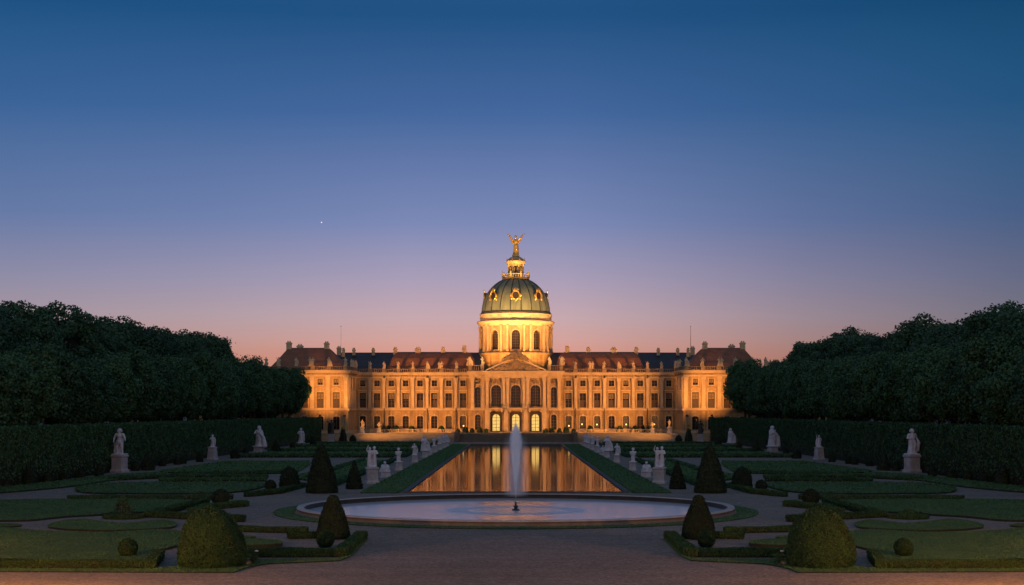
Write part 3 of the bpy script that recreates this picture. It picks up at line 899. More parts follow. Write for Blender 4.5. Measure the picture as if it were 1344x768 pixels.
def figure(kind, rng_seed=0):
    """life-size stone figures, 1.9 m tall, feet at z=0"""
    mb = MB(); ph = rng_seed*1.7
    mb.square([(.33, 0), (.33, .09), (.3, .1)])
    if kind in ('draped', 'raised', 'staff', 'angel', 'cloak'):
        robe(mb, [(.05, .29, .25, 0, 0), (.3, .25, .22, .02, 0), (.6, .225, .20, .03, 0), (.9, .215, .185, .02, -.01), (1.08, .175, .15, 0, 0), (1.25, .195, .145, -.01, 0), (1.42, .215, .14, -.01, 0), (1.55, .13, .10, 0, 0)], 9, .10, ph=ph)
        mb.ell((.02, -.06, 1.33), .17, .11, .14)
        mb.cap((-.18, 0, 1.49), (.18, 0, 1.5), .085, .085)
        mb.cap((.10, -.17, .62), (.07, -.12, 1.0), .085, .10)          # forward knee under the cloth
        head(mb, 0, -.02, 1.76, 1, .3 if rng_seed % 2 else -.3)
    if kind == 'draped':
        arm(mb, (-.22, 0, 1.47), (-.33, -.06, 1.2), (-.12, -.22, 1.22))
        arm(mb, (.22, 0, 1.48), (.32, .03, 1.18), (.36, -.12, .95))
        robe(mb, [(.25, .09, .06, .33, -.06), (.6, .10, .08, .34, -.08), (.95, .09, .08, .35, -.1), (1.2, .06, .07, .31, 0)], 5, .2, 16, ph)
    elif kind == 'raised':
        arm(mb, (-.22, 0, 1.49), (-.40, -.05, 1.62), (-.36, -.12, 1.9))
        arm(mb, (.22, 0, 1.48), (.34, .02, 1.22), (.2, -.18, 1.1))
        robe(mb, [(.1, .13, .1, -.26, .1), (.6, .12, .09, -.28, .12), (1.1, .10, .08, -.27, .12), (1.45, .08, .07, -.22, .08)], 5, .2, 16, ph)
    elif kind == 'staff':
        arm(mb, (-.22, 0, 1.47), (-.36, -.08, 1.24), (-.42, -.2, 1.42))
        mb.cap((-.43, -.22, .08), (-.43, -.22, 2.05), .028, .024); mb.ell((-.43, -.22, 2.08), .06, .06, .08)
        arm(mb, (.22, 0, 1.48), (.33, -.02, 1.2), (.13, -.2, 1.06))
        mb.ell((.30, -.12, .55), .08, .20, .30)                         # shield at the side
    elif kind == 'cloak':
        robe(mb, [(.05, .36, .30, .05, .04), (.5, .31, .25, .05, .05), (1.0, .27, .20, .04, .05), (1.4, .25, .17, .02, .04), (1.6, .14, .12, 0, .03), (1.86, .13, .15, 0, .03), (1.95, .05, .06, 0, .02)], 7, .12, ph=ph)
        arm(mb, (-.22, -.03, 1.45), (-.28, -.16, 1.2), (0, -.27, 1.28))
        mb.cap((.2, -.12, 1.2), (.42, -.1, .85), .12, .10); mb.cap((.40, -.1, .85), (.42, 0, .1), .12, .2)
    elif kind == 'hero':
        mb.cap((-.10, 0, .92), (-.13, -.06, .52), .115, .085); mb.cap((-.13, -.06, .52), (-.14, 0, .12), .08, .05); mb.ell((-.14, -.06, .12), .05, .12, .045)
        mb.cap((.10, 0, .92), (.15, -.02, .52), .115, .085); mb.cap((.15, -.02, .52), (.17, .03, .12), .08, .05); mb.ell((.18, -.03, .12), .05, .12, .045)
        mb.ell((0, 0, .95), .19, .14, .13); mb.ell((0, 0, 1.15), .155, .115, .2); mb.ell((0, -.01, 1.38), .20, .135, .16)
        robe(mb, [(.78, .21, .17, 0, 0), (.95, .21, .17, 0, 0), (1.06, .18, .14, 0, 0)], 9, .1, ph=ph)
        mb.cap((-.2, 0, 1.5), (.2, 0, 1.5), .085, .085)
        head(mb, 0, -.02, 1.76, 1, -.4)
        arm(mb, (-.23, 0, 1.48), (-.34, 0, 1.2), (-.26, -.16, 1.02), .075)
        arm(mb, (.23, 0, 1.48), (.36, -.05, 1.24), (.50, -.22, 1.12), .075)
        robe(mb, [(.08, .2, .12, -.16, .16), (.5, .17, .1, -.14, .17), (1.0, .2, .08, -.06, .16), (1.45, .22, .07, 0, .11)], 7, .2, ph=ph)
        mb.cap((-.34, .08, .06), (-.3, .05, .85), .1, .08)              # tree-stump support
    elif kind == 'pair':
        for sx, tn in ((-.2, .4), (.2, -.4)):
            robe(mb, [(.05, .21, .22, sx, 0), (.5, .185, .19, sx, 0), (.95, .17, .16, sx*.95, 0), (1.1, .15, .13, sx*.95, 0), (1.4, .18, .13, sx*.95, 0), (1.54, .11, .1, sx*.95, 0)], 8, .11, ph=ph+sx)
            head(mb, sx*.95, -.02, 1.74 if sx > 0 else 1.66, 1, tn)
        mb.cap((-.36, 0, 1.45), (.36, 0, 1.48), .08, .08)
        arm(mb, (-.38, 0, 1.44), (-.46, -.04, 1.62), (-.38, -.1, 1.84)); arm(mb, (.38, 0, 1.46), (.48, -.04, 1.24), (.34, -.2, 1.2))
        arm(mb, (.02, -.1, 1.45), (0, -.2, 1.2), (-.12, -.24, 1.1))
    elif kind == 'crouched':
        # seated figure bent over its knees, wrapped in cloth
        robe(mb, [(.05, .46, .42, 0, 0), (.25, .44, .42, 0, -.02), (.5, .37, .34, 0, 0), (.75, .27, .23, 0, .03), (.92, .17, .14, 0, .02)], 8, .13, ph=ph)
        mb.cap((-.12, -.1, .48), (-.2, -.40, .42), .12, .1); mb.cap((.12, -.1, .48), (.2, -.40, .42), .12, .1)
        mb.cap((-.2, -.40, .42), (-.2, -.38, .08), .085, .06); mb.cap((.2, -.40, .42), (.2, -.38, .08), .085, .06)
        mb.cap((-.2, 0, .86), (.2, 0, .86), .08, .08)
        arm(mb, (-.24, 0, .84), (-.34, -.15, .62), (-.14, -.36, .56)); arm(mb, (.24, 0, .84), (.34, -.15, .62), (.14, -.36, .56))
        head(mb, 0, -.08, 1.10, 1, .3)
    elif kind == 'bust':
        mb.square([(.2, .1), (.16, .2), (.14, .75), (.2, .85)])
        mb.ell((0, 0, 1.12), .27, .17, .22); mb.cap((-.22, 0, 1.2), (.22, 0, 1.2), .1, .1); robe(mb, [(.85, .2, .15, 0, 0), (1.05, .27, .18, 0, 0), (1.25, .22, .16, 0, 0)], 7, .12, ph=ph)
        head(mb, 0, -.02, 1.54, 1.15, -.3)
    elif kind == 'angel':
        for e in (-1, 1):
            arm(mb, (e*.22, 0, 1.49), (e*.42, -.04, 1.66), (e*.54, -.06, 1.96), .07)
            # raised wing, three overlapping feather tiers
            mb.ell((e*.42, .14, 1.62), .085, .045, .46, 12, 10, Matrix.Rotation(e*R(30), 3, 'Y'))
            mb.ell((e*.60, .15, 1.92), .06, .035, .30, 12, 10, Matrix.Rotation(e*R(46), 3, 'Y'))
            mb.ell((e*.34, .15, 1.42), .10, .045, .30, 12, 10, Matrix.Rotation(e*R(18), 3, 'Y'))
    elif kind == 'urn':
        mb = MB(); mb.square([(.34, 0), (.34, .1), (.2, .16)])
        mb.lathe([(.16, .14), (.1, .24), (.12, .3), (.3, .5), (.38, .85), (.34, 1.05), (.24, 1.15), (.3, 1.25), (.34, 1.3), (.2, 1.42), (.06, 1.6), (.08, 1.68), (.02, 1.78)], 20)
        for e in (-1, 1): mb.cap((e*.34, 0, .7), (e*.5, 0, .95), .04, .04); mb.cap((e*.5, 0, .95), (e*.32, 0, 1.1), .04, .04)
    return mb

FIG = {}
def fig(kind, seed=0, voxel=.028, m=None):
    m = m or M['marble']
    key = (kind, seed, voxel, m.name)
    if key not in FIG: FIG[key] = sculpt(figure(kind, seed), 'figure', voxel, m)
    return FIG[key]

def pedestal_mesh(h, w, style=0):
    mb = MB()
    if style == 0:      # square die with mouldings and sunk panels
        mb.square([(w*1.22, 0), (w*1.22, .12*h), (w*1.08, .17*h), (w, .2*h), (w, .82*h), (w*1.06, .86*h), (w*1.18, .9*h), (w*1.18, .97*h), (w*1.05, h)])
        for k in range(4):
            a = k*PI/2; c, s_ = math.cos(a), math.sin(a)
            def q(u, v, z): return (u*c-v*s_, u*s_+v*c, z)
            for (u0, u1, z0, z1) in ((-.72, .72, .26, .30), (-.72, .72, .72, .76), (-.72, -.62, .3, .72), (.62, .72, .3, .72)):
                mb.add([q(u0*w, -w*1.035, z0*h), q(u1*w, -w*1.035, z0*h), q(u1*w, -w*1.035, z1*h), q(u0*w, -w*1.035, z1*h),
                        q(u0*w, -w*.98, z0*h), q(u1*w, -w*.98, z0*h), q(u1*w, -w*.98, z1*h), q(u0*w, -w*.98, z1*h)],
                       [(0, 1, 2, 3), (0, 4, 5, 1), (1, 5, 6, 2), (2, 6, 7, 3), (3, 7, 4, 0)])
    elif style == 1:    # flared, tapering block
        mb.square([(w*1.25, 0), (w*1.25, .08*h), (w*1.1, .14*h), (w*.95, .7*h), (w*.88, .88*h), (w*1.02, .91*h), (w*1.02, h)])
    else:               # rough rock plinth
        mb.square([(w*1.35, 0), (w*1.3, .15*h), (w*1.15, .2*h), (w*1.1, .8*h), (w*1.0, h)])
    return mb.mesh('pedestal', M['marble_base'])

def statue(x, y, total, ped_frac, kind, seed, width, style, label, group, face=0, fm=None, tall=1.9, z=0, voxel=.028, name='garden_statue'):
    t = empty(name, (x, y, z), face)
    ph = total*ped_frac
    if ph > .05: link('pedestal', pedestal_mesh(ph, width*.42, style), t)
    hgt = {'raised': 2.05, 'staff': 2.15, 'crouched': 1.28, 'bust': 1.73, 'urn': 1.78, 'hero': 1.92, 'pair': 1.96, 'angel': 2.1, 'cloak': 1.96}.get(kind, 1.93)
    k = (total-ph)/hgt
    link('figure', fig(kind, seed, voxel, fm), t, (0, 0, ph-.005), 0, (k*(1.1 if kind == 'pair' else 1.35), k*1.35, k))
    return tag(t, label, 'statue', group)

for s in (-1, 1):
    sd = SIDE[s]
    def at(px, py):
        x, y = P(px, py); return (-s)*x, y
    GH = 'marble statues in front of the %s hedge' % sd
    f = -s*R(-20)
    x, y = at(157, 620); statue(x, y, 5.4, .40, 'hero' if s < 0 else 'draped', 1, 1.65, 0, ('largest marble statue by the left hedge, bare legged on a panelled pedestal' if s < 0 else 'largest marble statue by the right hedge, a draped figure on a panelled pedestal'), GH, f)
    x, y = at(279, 603.5); statue(x, y, 3.9, .5, 'draped' if s < 0 else 'raised', 2, 1.3, 1, 'slim pale statue on a block pedestal, second from the camera along the %s hedge' % sd, GH, f)
    x, y = at(340, 593.5); statue(x, y, 4.9, .2, 'cloak', 3 if s < 0 else 4, 1.5, 2, 'cloaked statue on a low rock plinth, third along the %s hedge' % sd, GH, f)
    x, y = at(395, 587); statue(x, y, 4.0, .22, 'draped' if s < 0 else 'cloak', 5, 1.1, 2, 'marble statue nearest the palace along the %s hedge' % sd, GH, f)
    # row beside the long pool
    GP = 'marble statues beside the long pool, %s side' % sd
    row = [(489, 635, 50, 'pair', .44, 1.3, 0, 'large two figure marble group on a square pedestal, %s of the pool'),
           (505, 626.5, 21, 'crouched', .30, 1.2, 2, 'low crouching marble figure behind the two figure group on the %s of the pool'),
           (526, 617.5, 30, 'bust', .36, 1.0, 1, 'marble bust on a flared block, third along the %s edge of the pool'),
           (546, 607, 25, 'draped', .38, 1.0, 1, 'slim draped statue on a flared block, fourth along the %s edge of the pool'),
           (563, 600.5, 29, 'cloak', .30, 1.1, 1, 'tall cloaked statue, fifth along the %s edge of the pool'),
           (570, 597.6, 13, 'crouched', .3, 1.1, 2, 'low crouching statue, sixth along the %s edge of the pool'),
           (577, 594, 21, 'bust', .4, 1.2, 1, 'bust on a flared block, seventh along the %s edge of the pool'),
           (584, 590.5, 19, 'draped', .4, 1.1, 1, 'draped statue, eighth along the %s edge of the pool'),
           (590, 588, 19, 'staff', .36, 1.2, 1, 'statue with a staff, second from the far end on the %s of the pool'),
           (596, 586, 17, 'cloak', .34, 1.2, 1, 'cloaked statue at the far end of the %s side of the pool')]
    for k, (px, py, hp, kind, pf, wd, st, lab) in enumerate(row):
        y = F*EYE/(py-540); x = s*14.9
        statue(x, y, hp*y/F, pf, kind, 6+k, wd, st, lab % sd, GP, -s*R(15))
    # by the foot of the terrace
    statue(s*44.8, 370.2, 5.7, .36, 'raised' if s < 0 else 'staff', 20, 1.5, 0, 'dark bronze figure on a grey pedestal before the %s corner wing' % sd, 'bronze figures before the terrace', 0, M['bronze'], name='bronze_statue')

# ------------------------------------------------------------------ basin, pool, fountain
b_ = empty('round_basin', (BC[0], BC[1], 0))
mb = MB()
N_ = 128
prof = [(BR+.36, .0), (BR+.36, .08), (BR+.20, .12), (BR+.14, .26), (BR+.22, .30), (BR+.24, .36), (BR+.20, .44), (BR-.28, .44), (BR-.32, .40), (BR-.32, .33), (BR-.26, .31), (BR-.26, .0)]
mb.lathe(prof[:6], N_, mi=0, caps=False)
mb.lathe(prof[5:9], N_, mi=2, caps=False)
mb.lathe(prof[8:], N_, mi=1, caps=False)
for k in range(64):     # joints in the coping
    a = 2*PI*k/64; c, s_ = math.cos(a), math.sin(a)
mb.build('rim', [M['rim'], M['rim_dark'], M['coping']], b_)
mb = MB(); mb.lathe([(BR-.2, .055), (.05, .055)], N_, caps=False, smooth=False)
w = mb.build('water', M['basin_water'], b_)
tag(b_, 'large round stone fountain basin full of rippled water in the gravel court', 'fountain basin')
# bottom ring of dark water plants is absent: the jet rises from a tiered bronze nozzle
nz = MB()
nz.lathe([(.42, 0), (.42, .10), (.2, .16), (.16, .30), (.26, .36), (.26, .44), (.12, .5), (.09, .72), (.13, .78), (.06, .86), (.05, 1.0)], 20)
tag(nz.build('fountain_nozzle', M['nozzle'], None, (BC[0], BC[1], .05), 0, (.7, .7, .7)), 'dark tiered bronze nozzle standing in the middle of the basin', 'fountain nozzle')

def jet_mat():
    m = bpy.data.materials.new('water_spray'); m.use_nodes = True
    t = m.node_tree
    for n in list(t.nodes): t.nodes.remove(n)
    out = t.nodes.new('ShaderNodeOutputMaterial')
    pv = t.nodes.new('ShaderNodeVolumePrincipled')
    pv.inputs['Color'].default_value = (.86, .94, 1, 1)
    pv.inputs['Anisotropy'].default_value = 0
    tcn = t.nodes.new('ShaderNodeTexCoord'); sp = t.nodes.new('ShaderNodeSeparateXYZ'); t.links.new(tcn.outputs['Object'], sp.inputs[0])
    def mth(op, a, b=None):
        n = t.nodes.new('ShaderNodeMath'); n.operation = op
        for i, q in enumerate((a, b)):
            if q is None: continue
            if isinstance(q, (int, float)): n.inputs[i].default_value = q
            else: t.links.new(q, n.inputs[i])
        return n.outputs[0]
    r2 = mth('SQRT', mth('ADD', mth('MULTIPLY', sp.outputs['X'], sp.outputs['X']), mth('MULTIPLY', sp.outputs['Y'], sp.outputs['Y'])))
    # radius of the plume at this height
    rr = ramp_node(t, [(0, (.06,)*3+(1,)), (.12, (.13,)*3+(1,)), (.30, (.26,)*3+(1,)), (.52, (.42,)*3+(1,)), (.72, (.60,)*3+(1,)), (.84, (.52,)*3+(1,)), (.94, (.24,)*3+(1,)), (1, (.04,)*3+(1,))], 'B_SPLINE')
    hz = mth('DIVIDE', sp.outputs['Z'], 5.7)
    t.links.new(hz, rr.inputs[0])
    q = mth('SUBTRACT', 1, mth('DIVIDE', r2, rr.outputs[0]))
    q = mth('MAXIMUM', q, 0)
    q = mth('POWER', q, 1.5)
    # thin veil of falling mist round the column
    veil = mth('MAXIMUM', mth('SUBTRACT', 1, mth('DIVIDE', r2, 1.05)), 0)
    vh = ramp_node(t, [(0, (0, 0, 0, 1)), (.06, (1, 1, 1, 1)), (.55, (1, 1, 1, 1)), (.85, (0, 0, 0, 1))]); t.links.new(hz, vh.inputs[0])
    veil = mth('MULTIPLY', mth('MULTIPLY', veil, vh.outputs[0]), .035)
    mp = t.nodes.new('ShaderNodeMapping'); mp.inputs['Scale'].default_value = (7, 7, 1.1); t.links.new(tcn.outputs['Object'], mp.inputs[0])
    nn = t.nodes.new('ShaderNodeTexNoise'); nn.inputs['Scale'].default_value = 1.2; nn.inputs['Detail'].default_value = 3; t.links.new(mp.outputs[0], nn.inputs['Vector'])
    q = mth('MULTIPLY', q, mth('MAXIMUM', mth('ADD', mth('MULTIPLY', nn.outputs['Fac'], 4.0), -1.3), .08))
    q = mth('MULTIPLY', mth('ADD', q, veil), 24.0)
    t.links.new(q, pv.inputs['Density'])
    t.links.new(pv.outputs[0], out.inputs['Volume'])
    return m
jm = MB()
jm.lathe([(1.0, .02), (1.06, .3), (1.06, 3.4), (.92, 4.6), (.6, 5.2), (.06, 5.72)], 24)
jet = jm.build('fountain_jet', jet_mat(), None, (BC[0], BC[1], 1.02))
tag(jet, 'tall misty plume of white water rising from the basin', 'fountain jet')

PX, PY0, PY1 = 10.0, 140.5, 336
pool = empty('long_pool', (0, PY0, 0))
mb = MB()
mb.box(-PX-.42, -PX, PY0-.6, PY1+.6, 0, .13); mb.box(PX, PX+.42, PY0-.6, PY1+.6, 0, .13)
mb.box(-PX, PX, PY0-.6, PY0, 0, .129); mb.box(-PX, PX, PY1, PY1+.6, 0, .30)
mb.v = [(x, y-PY0, z) for x, y, z in mb.v]
mb.build('coping', M['kerb'], pool)
mb = MB(); mb.add([(-PX, 0, .03), (PX, 0, .03), (PX, PY1-PY0, .03), (-PX, PY1-PY0, .03)], [(0, 1, 2, 3)])
mb.build('water', M['pool_water'], pool)
tag(pool, 'long rectangular reflecting pool with a stone coping leading to the palace', 'pool')

# ------------------------------------------------------------------ terrace
TZ = 2.0
mb = MB()
mb.add([(-14.4, 380, TZ), (14.4, 380, TZ), (14.4, 460, TZ), (-14.4, 460, TZ)], [(0, 1, 2, 3)])
for s in (-1, 1):
    q = [(s*14.4, 371, .006), (s*49, 371, .006), (s*49, 379, TZ), (s*14.4, 379, TZ)]
    mb.add(q, [(0, 1, 2, 3) if s > 0 else (3, 2, 1, 0)])
    mb.box(s*14.4, s*49, 379, 379.7, TZ-.3, TZ+.05)
    q = [(s*14.4, 379.7, TZ), (s*120, 379.7, TZ), (s*120, 460, TZ), (s*14.4, 460, TZ)]
    mb.add(q, [(0, 1, 2, 3) if s > 0 else (3, 2, 1, 0)])
    mb.box(s*49, s*120, 379, 379.7, 0, TZ)
tag(mb.build('terrace', mat('dry_terrace_bank', (.27, .21, .12), (.17, .135, .075), .95, .5, .4, 6)), kind='structure')
mb = MB()
for k in range(12):
    y0 = 371.5+.7*k
    mb.box(-14.1, 14.1, y0, 380, TZ*k/12+.004, TZ*(k+1)/12)
for s in (-1, 1): mb.box(s*14.1, s*15.0, 370.8, 380.2, .0, TZ+.45)
tag(mb.build('terrace_steps', M['stairs']), kind='structure')

# ------------------------------------------------------------------ palace
palace = tag(empty('baroque_palace', (0, 400, TZ)), 'long floodlit baroque palace with red roofs and a domed central tower', 'palace')
PO = Vector((0, 400, TZ))
def pbuild(mb, name, m, parent=palace):
    mb.v = [(x, y-PO.y, z-PO.z) for x, y, z in mb.v]
    return mb.build(name, m, parent)

def opening_loop(cx, w, zb, zt, arch):
    h = w/2
    if not arch: return [(cx-h, zb), (cx+h, zb), (cx+h, zt), (cx-h, zt)]
    rise = h*arch; n = 10
    pts = [(cx-h, zb), (cx+h, zb)]
    for k in range(n+1):
        a = PI*k/n
        pts.append((cx+h*math.cos(a), zt-rise+rise*math.sin(a)))
    return pts

def facade(mb, x0, x1, z0, z1, ops, y, depth=.45, frame=None):
    """wall with real openings and reveals; frame maps (u, dy, z) to world"""
    fr = frame or (lambda u, dy, z: (u, y+dy, z))
    outer = [(x0, z0), (x1, z0), (x1, z1), (x0, z1)]
    loops = [outer] + [opening_loop(*o) for o in ops]
    flat = [p for l in loops for p in l]
    tris = tessellate_polygon([[Vector((a, b, 0)) for a, b in l] for l in loops])
    fs = []
    for t in tris:
        p = [flat[i] for i in t]
        ar = (p[1][0]-p[0][0])*(p[2][1]-p[0][1])-(p[2][0]-p[0][0])*(p[1][1]-p[0][1])
        fs.append(tuple(t) if ar > 0 else tuple(reversed(t)))
    mb.add([fr(a, 0, b) for a, b in flat], fs)
    for l in loops[1:]:
        n = len(l)
        for i in range(n):
            a, b = l[i], l[(i+1) % n]
            mb.add([fr(a[0], 0, a[1]), fr(b[0], 0, b[1]), fr(b[0], depth, b[1]), fr(a[0], depth, a[1])], [(0, 3, 2, 1)])

def plate(l, y0, y1, mb, mi=0):
    n = len(l)
    mb.add([(a, y0, b) for a, b in l] + [(a, y1, b) for a, b in l], [tuple(range(n)), tuple(range(2*n-1, n-1, -1))] + [(i, i+n, (i+1) % n+n, (i+1) % n) for i in range(n)], False, mi)

WIN = {}
def window_mesh(w, h, arch, nx, nz, bar=.09):
    """casing and glazing bars, origin at the sill centre; returns frame and pane meshes"""
    key = (w, h, arch, nx, nz)
    if key in WIN: return WIN[key]
    o = opening_loop(0, w, 0, h, arch)
    i_ = opening_loop(0, w-.26, .12, h-.13, arch)
    mb = MB(); n = len(o)
    for k in range(n):
        a, b, c, d = o[k], o[(k+1) % n], i_[(k+1) % n], i_[k]
        mb.add([(a[0], 0, a[1]), (b[0], 0, b[1]), (c[0], 0, c[1]), (d[0], 0, d[1]), (a[0], .1, a[1]), (b[0], .1, b[1]), (c[0], .1, c[1]), (d[0], .1, d[1])],
               [(0, 1, 2, 3), (3, 2, 6, 7), (0, 4, 5, 1)])
    iw = (w-.26)/2
    def top_at(x):
        if not arch: return h-.13
        hh = (w-.26)/2; return h-.13-hh*arch + hh*arch*math.sqrt(max(0, 1-(x/hh)**2))
    for k in range(1, nx):
        x = -iw+2*iw*k/nx; b = bar*(1.5 if nx % 2 == 0 and k == nx//2 else .8)
        mb.box(x-b/2, x+b/2, .012, .08, .12, top_at(x))
    for k in range(1, nz):
        z = .12+(h-.25)*k/nz
        hw = iw
        if arch and z > h-.13-iw*arch: hw = iw*math.sqrt(max(0, 1-((z-(h-.13-iw*arch))/(iw*arch))**2))
        b = bar*.8
        mb.box(-hw, hw, .02, .07, z-b/2, z+b/2)
    fm = mb.mesh('window', M['frame'])
    p = MB(); p.add([(a, .09, b) for a, b in i_], [tuple(range(len(i_)))])
    pm = p.mesh('pane', M['glass'])
    WIN[key] = (fm, pm); return WIN[key]

def window(cx, y, zb, w, h, arch=0, nx=2, nz=4, pane=None, blind=None, shutter=0, lamp=None, rz=0, name='window'):
    fm, pm = window_mesh(w, h, arch, nx, nz)
    o = link(name, fm, palace, (cx-PO.x, y-PO.y, zb-PO.z), rz)
    p = link('pane', pm, o)
    if pane:
        p.data = pm.copy(); p.data.materials[0] = pane
    if blind:
        b = MB(); b.box(-w*.40, w*.40, .05, .06, h*blind, h*.93-(w*.2 if arch else 0)); b.build('blind', M['blind'], o)
    if shutter:
        b = MB()
        for e in (-1, 1):
            b.box(e*.03, e*(w/2-.13), .0, .05, .12, h*shutter)
            for k in range(6): b.box(e*.10, e*(w/2-.2), -.02, .0, .2+k*(h*shutter-.2)/6, .2+(k+.6)*(h*shutter-.2)/6)
        b.build('shutter', M['shutter'], o)
    if lamp:
        b = MB(); b.ell((lamp[0], .03, lamp[1]), .17, .05, .20); b.build('lamp', M['lampglow'], o)
    return o

rngp = random.Random(11)

def pilaster(mb, x, y, w=.8, z0=8.3, z1=16.2, dp=.55):
    mb.box(x-w/2-.1, x+w/2+.1, y-dp-.08, y+.0, z0, z0+.45)
    mb.box(x-w/2, x+w/2, y-dp, y+.0, z0+.45, z1-.9)
    mb.box(x-w/2-.06, x+w/2+.06, y-dp-.06, y, z1-.9, z1-.72)
    mb.box(x-w/2-.14, x+w/2+.14, y-dp-.16, y, z1-.72, z1-.2)
    mb.box(x-w/2-.24, x+w/2+.24, y-dp-.26, y, z1-.2, z1)

def hood(mb, cx, y, z, w, arched):
    mb.box(cx-w/2-.25, cx+w/2+.25, y-.50, y, z, z+.16)
    if arched:
        n = 8
        for k in range(n):
            a0, a1 = PI*k/n, PI*(k+1)/n; hw = w/2+.25
            for (r0, r1) in ((1.0, .78),):
                pts = [(cx+hw*math.cos(a0), z+.16+.55*math.sin(a0)), (cx+hw*math.cos(a1), z+.16+.55*math.sin(a1)), (cx+hw*r1*math.cos(a1), z+.16+.55*r1*math.sin(a1)), (cx+hw*r1*math.cos(a0), z+.16+.55*r1*math.sin(a0))]
                mb.add([(a, y-.52, b) for a, b in pts]+[(a, y, b) for a, b in pts], [(3, 2, 1, 0), (0, 1, 5, 4), (2, 3, 7, 6)])
    else:
        mb.box(cx-w/2-.35, cx+w/2+.35, y-.62, y, z+.163, z+.34)

def surround(mb, cx, y, zb, zt, w, t=.18, sill=True, key=False):
    mb.box(cx-w/2-t, cx-w/2, y-.3, y, zb, zt); mb.box(cx+w/2, cx+w/2+t, y-.3, y, zb, zt)
    mb.box(cx-w/2-t, cx+w/2+t, y-.22, y, zt, zt+t)
    if sill: mb.box(cx-w/2-t-.1, cx+w/2+t+.1, y-.25, y, zb-.18, zb)
    if key: mb.box(cx-.18, cx+.18, y-.24, y, zt-.02, zt+t+.22)

def arch_surround(mb, cx, y, zb, zt, w, arch, t=.2, dp=.28):
    o = opening_loop(cx, w+2*t, zb, zt+t, arch); i_ = opening_loop(cx, w, zb, zt, arch)
    n = len(o)
    for k in range(1, n):
        a, b, c, d = o[k], o[(k+1) % n], i_[(k+1) % n], i_[k]
        mb.add([(p[0], y-dp, p[1]) for p in (a, b, c, d)]+[(p[0], y, p[1]) for p in (a, b, c, d)], [(0, 1, 2, 3), (0, 4, 5, 1), (3, 2, 6, 7)])
    mb.box(cx-.2, cx+.2, y-dp-.1, y, zt-.1, zt+t+.25)

def balustrade(mb, x0, x1, y, z0, pts, h=.95, step=.55, pw=.5):
    if x0 > x1: x0, x1 = x1, x0
    mb.box(x0, x1, y-.2, y+.2, z0, z0+.18); mb.box(x0, x1, y-.2, y+.2, z0+h-.16, z0+h)
    n = int((x1-x0)/step)
    for k in range(n):
        x = x0+(k+.5)*(x1-x0)/n
        mb.lathe([(.08, z0+.18), (.13, z0+.36), (.07, z0+h-.25), (.1, z0+h-.16)], 6, x, y, caps=False)
    for p in pts: mb.box(p-pw, p+pw, y-.32, y+.32, z0, z0+h+.08)

def hip_roof(mb, x0, x1, y0, y1, levels):
    mb.rings([[(x0+ix, y0+iy, z), (x1-ix2, y0+iy, z), (x1-ix2, y1-iy, z), (x0+ix, y1-iy, z)] for z, ix, ix2, iy in levels], False, caps=True)

def chimney(parent, x, y, z0, z1, w=.75, ornate=False):
    w *= .82
    mb = MB()
    mb.square([(w, z0), (w, z1-.5), (w*1.2, z1-.45), (w*1.2, z1-.2), (w*.9, z1-.15), (w*.9, z1)], x, y, .75)
    if ornate:
        for e in (-.5, 0, .5): mb.lathe([(.2, z1), (.28, z1+.3), (.12, z1+.5), (.16, z1+.7)], 8, x+e*w*1.3, y)
    else:
        for e in (-.4, .4): mb.lathe([(.2, z1), (.16, z1+.35)], 8, x+e*w, y)
    return pbuild(mb, 'chimney', M['stone'], parent)

roof_stat = [(k, sd) for k, sd in (('draped', 3), ('raised', 7), ('staff', 9), ('cloak', 12), ('hero', 14))]
def roof_statue(x, y, z, h, i):
    kind, sd = roof_stat[i % 5]
    me = fig(kind, sd, .05, M['stone'])
    return link('parapet_statue', me, palace, (x-PO.x, y-PO.y, z-PO.z), rngp.uniform(-.4, .4), (h/1.95*1.25, h/1.95*1.25, h/1.95))

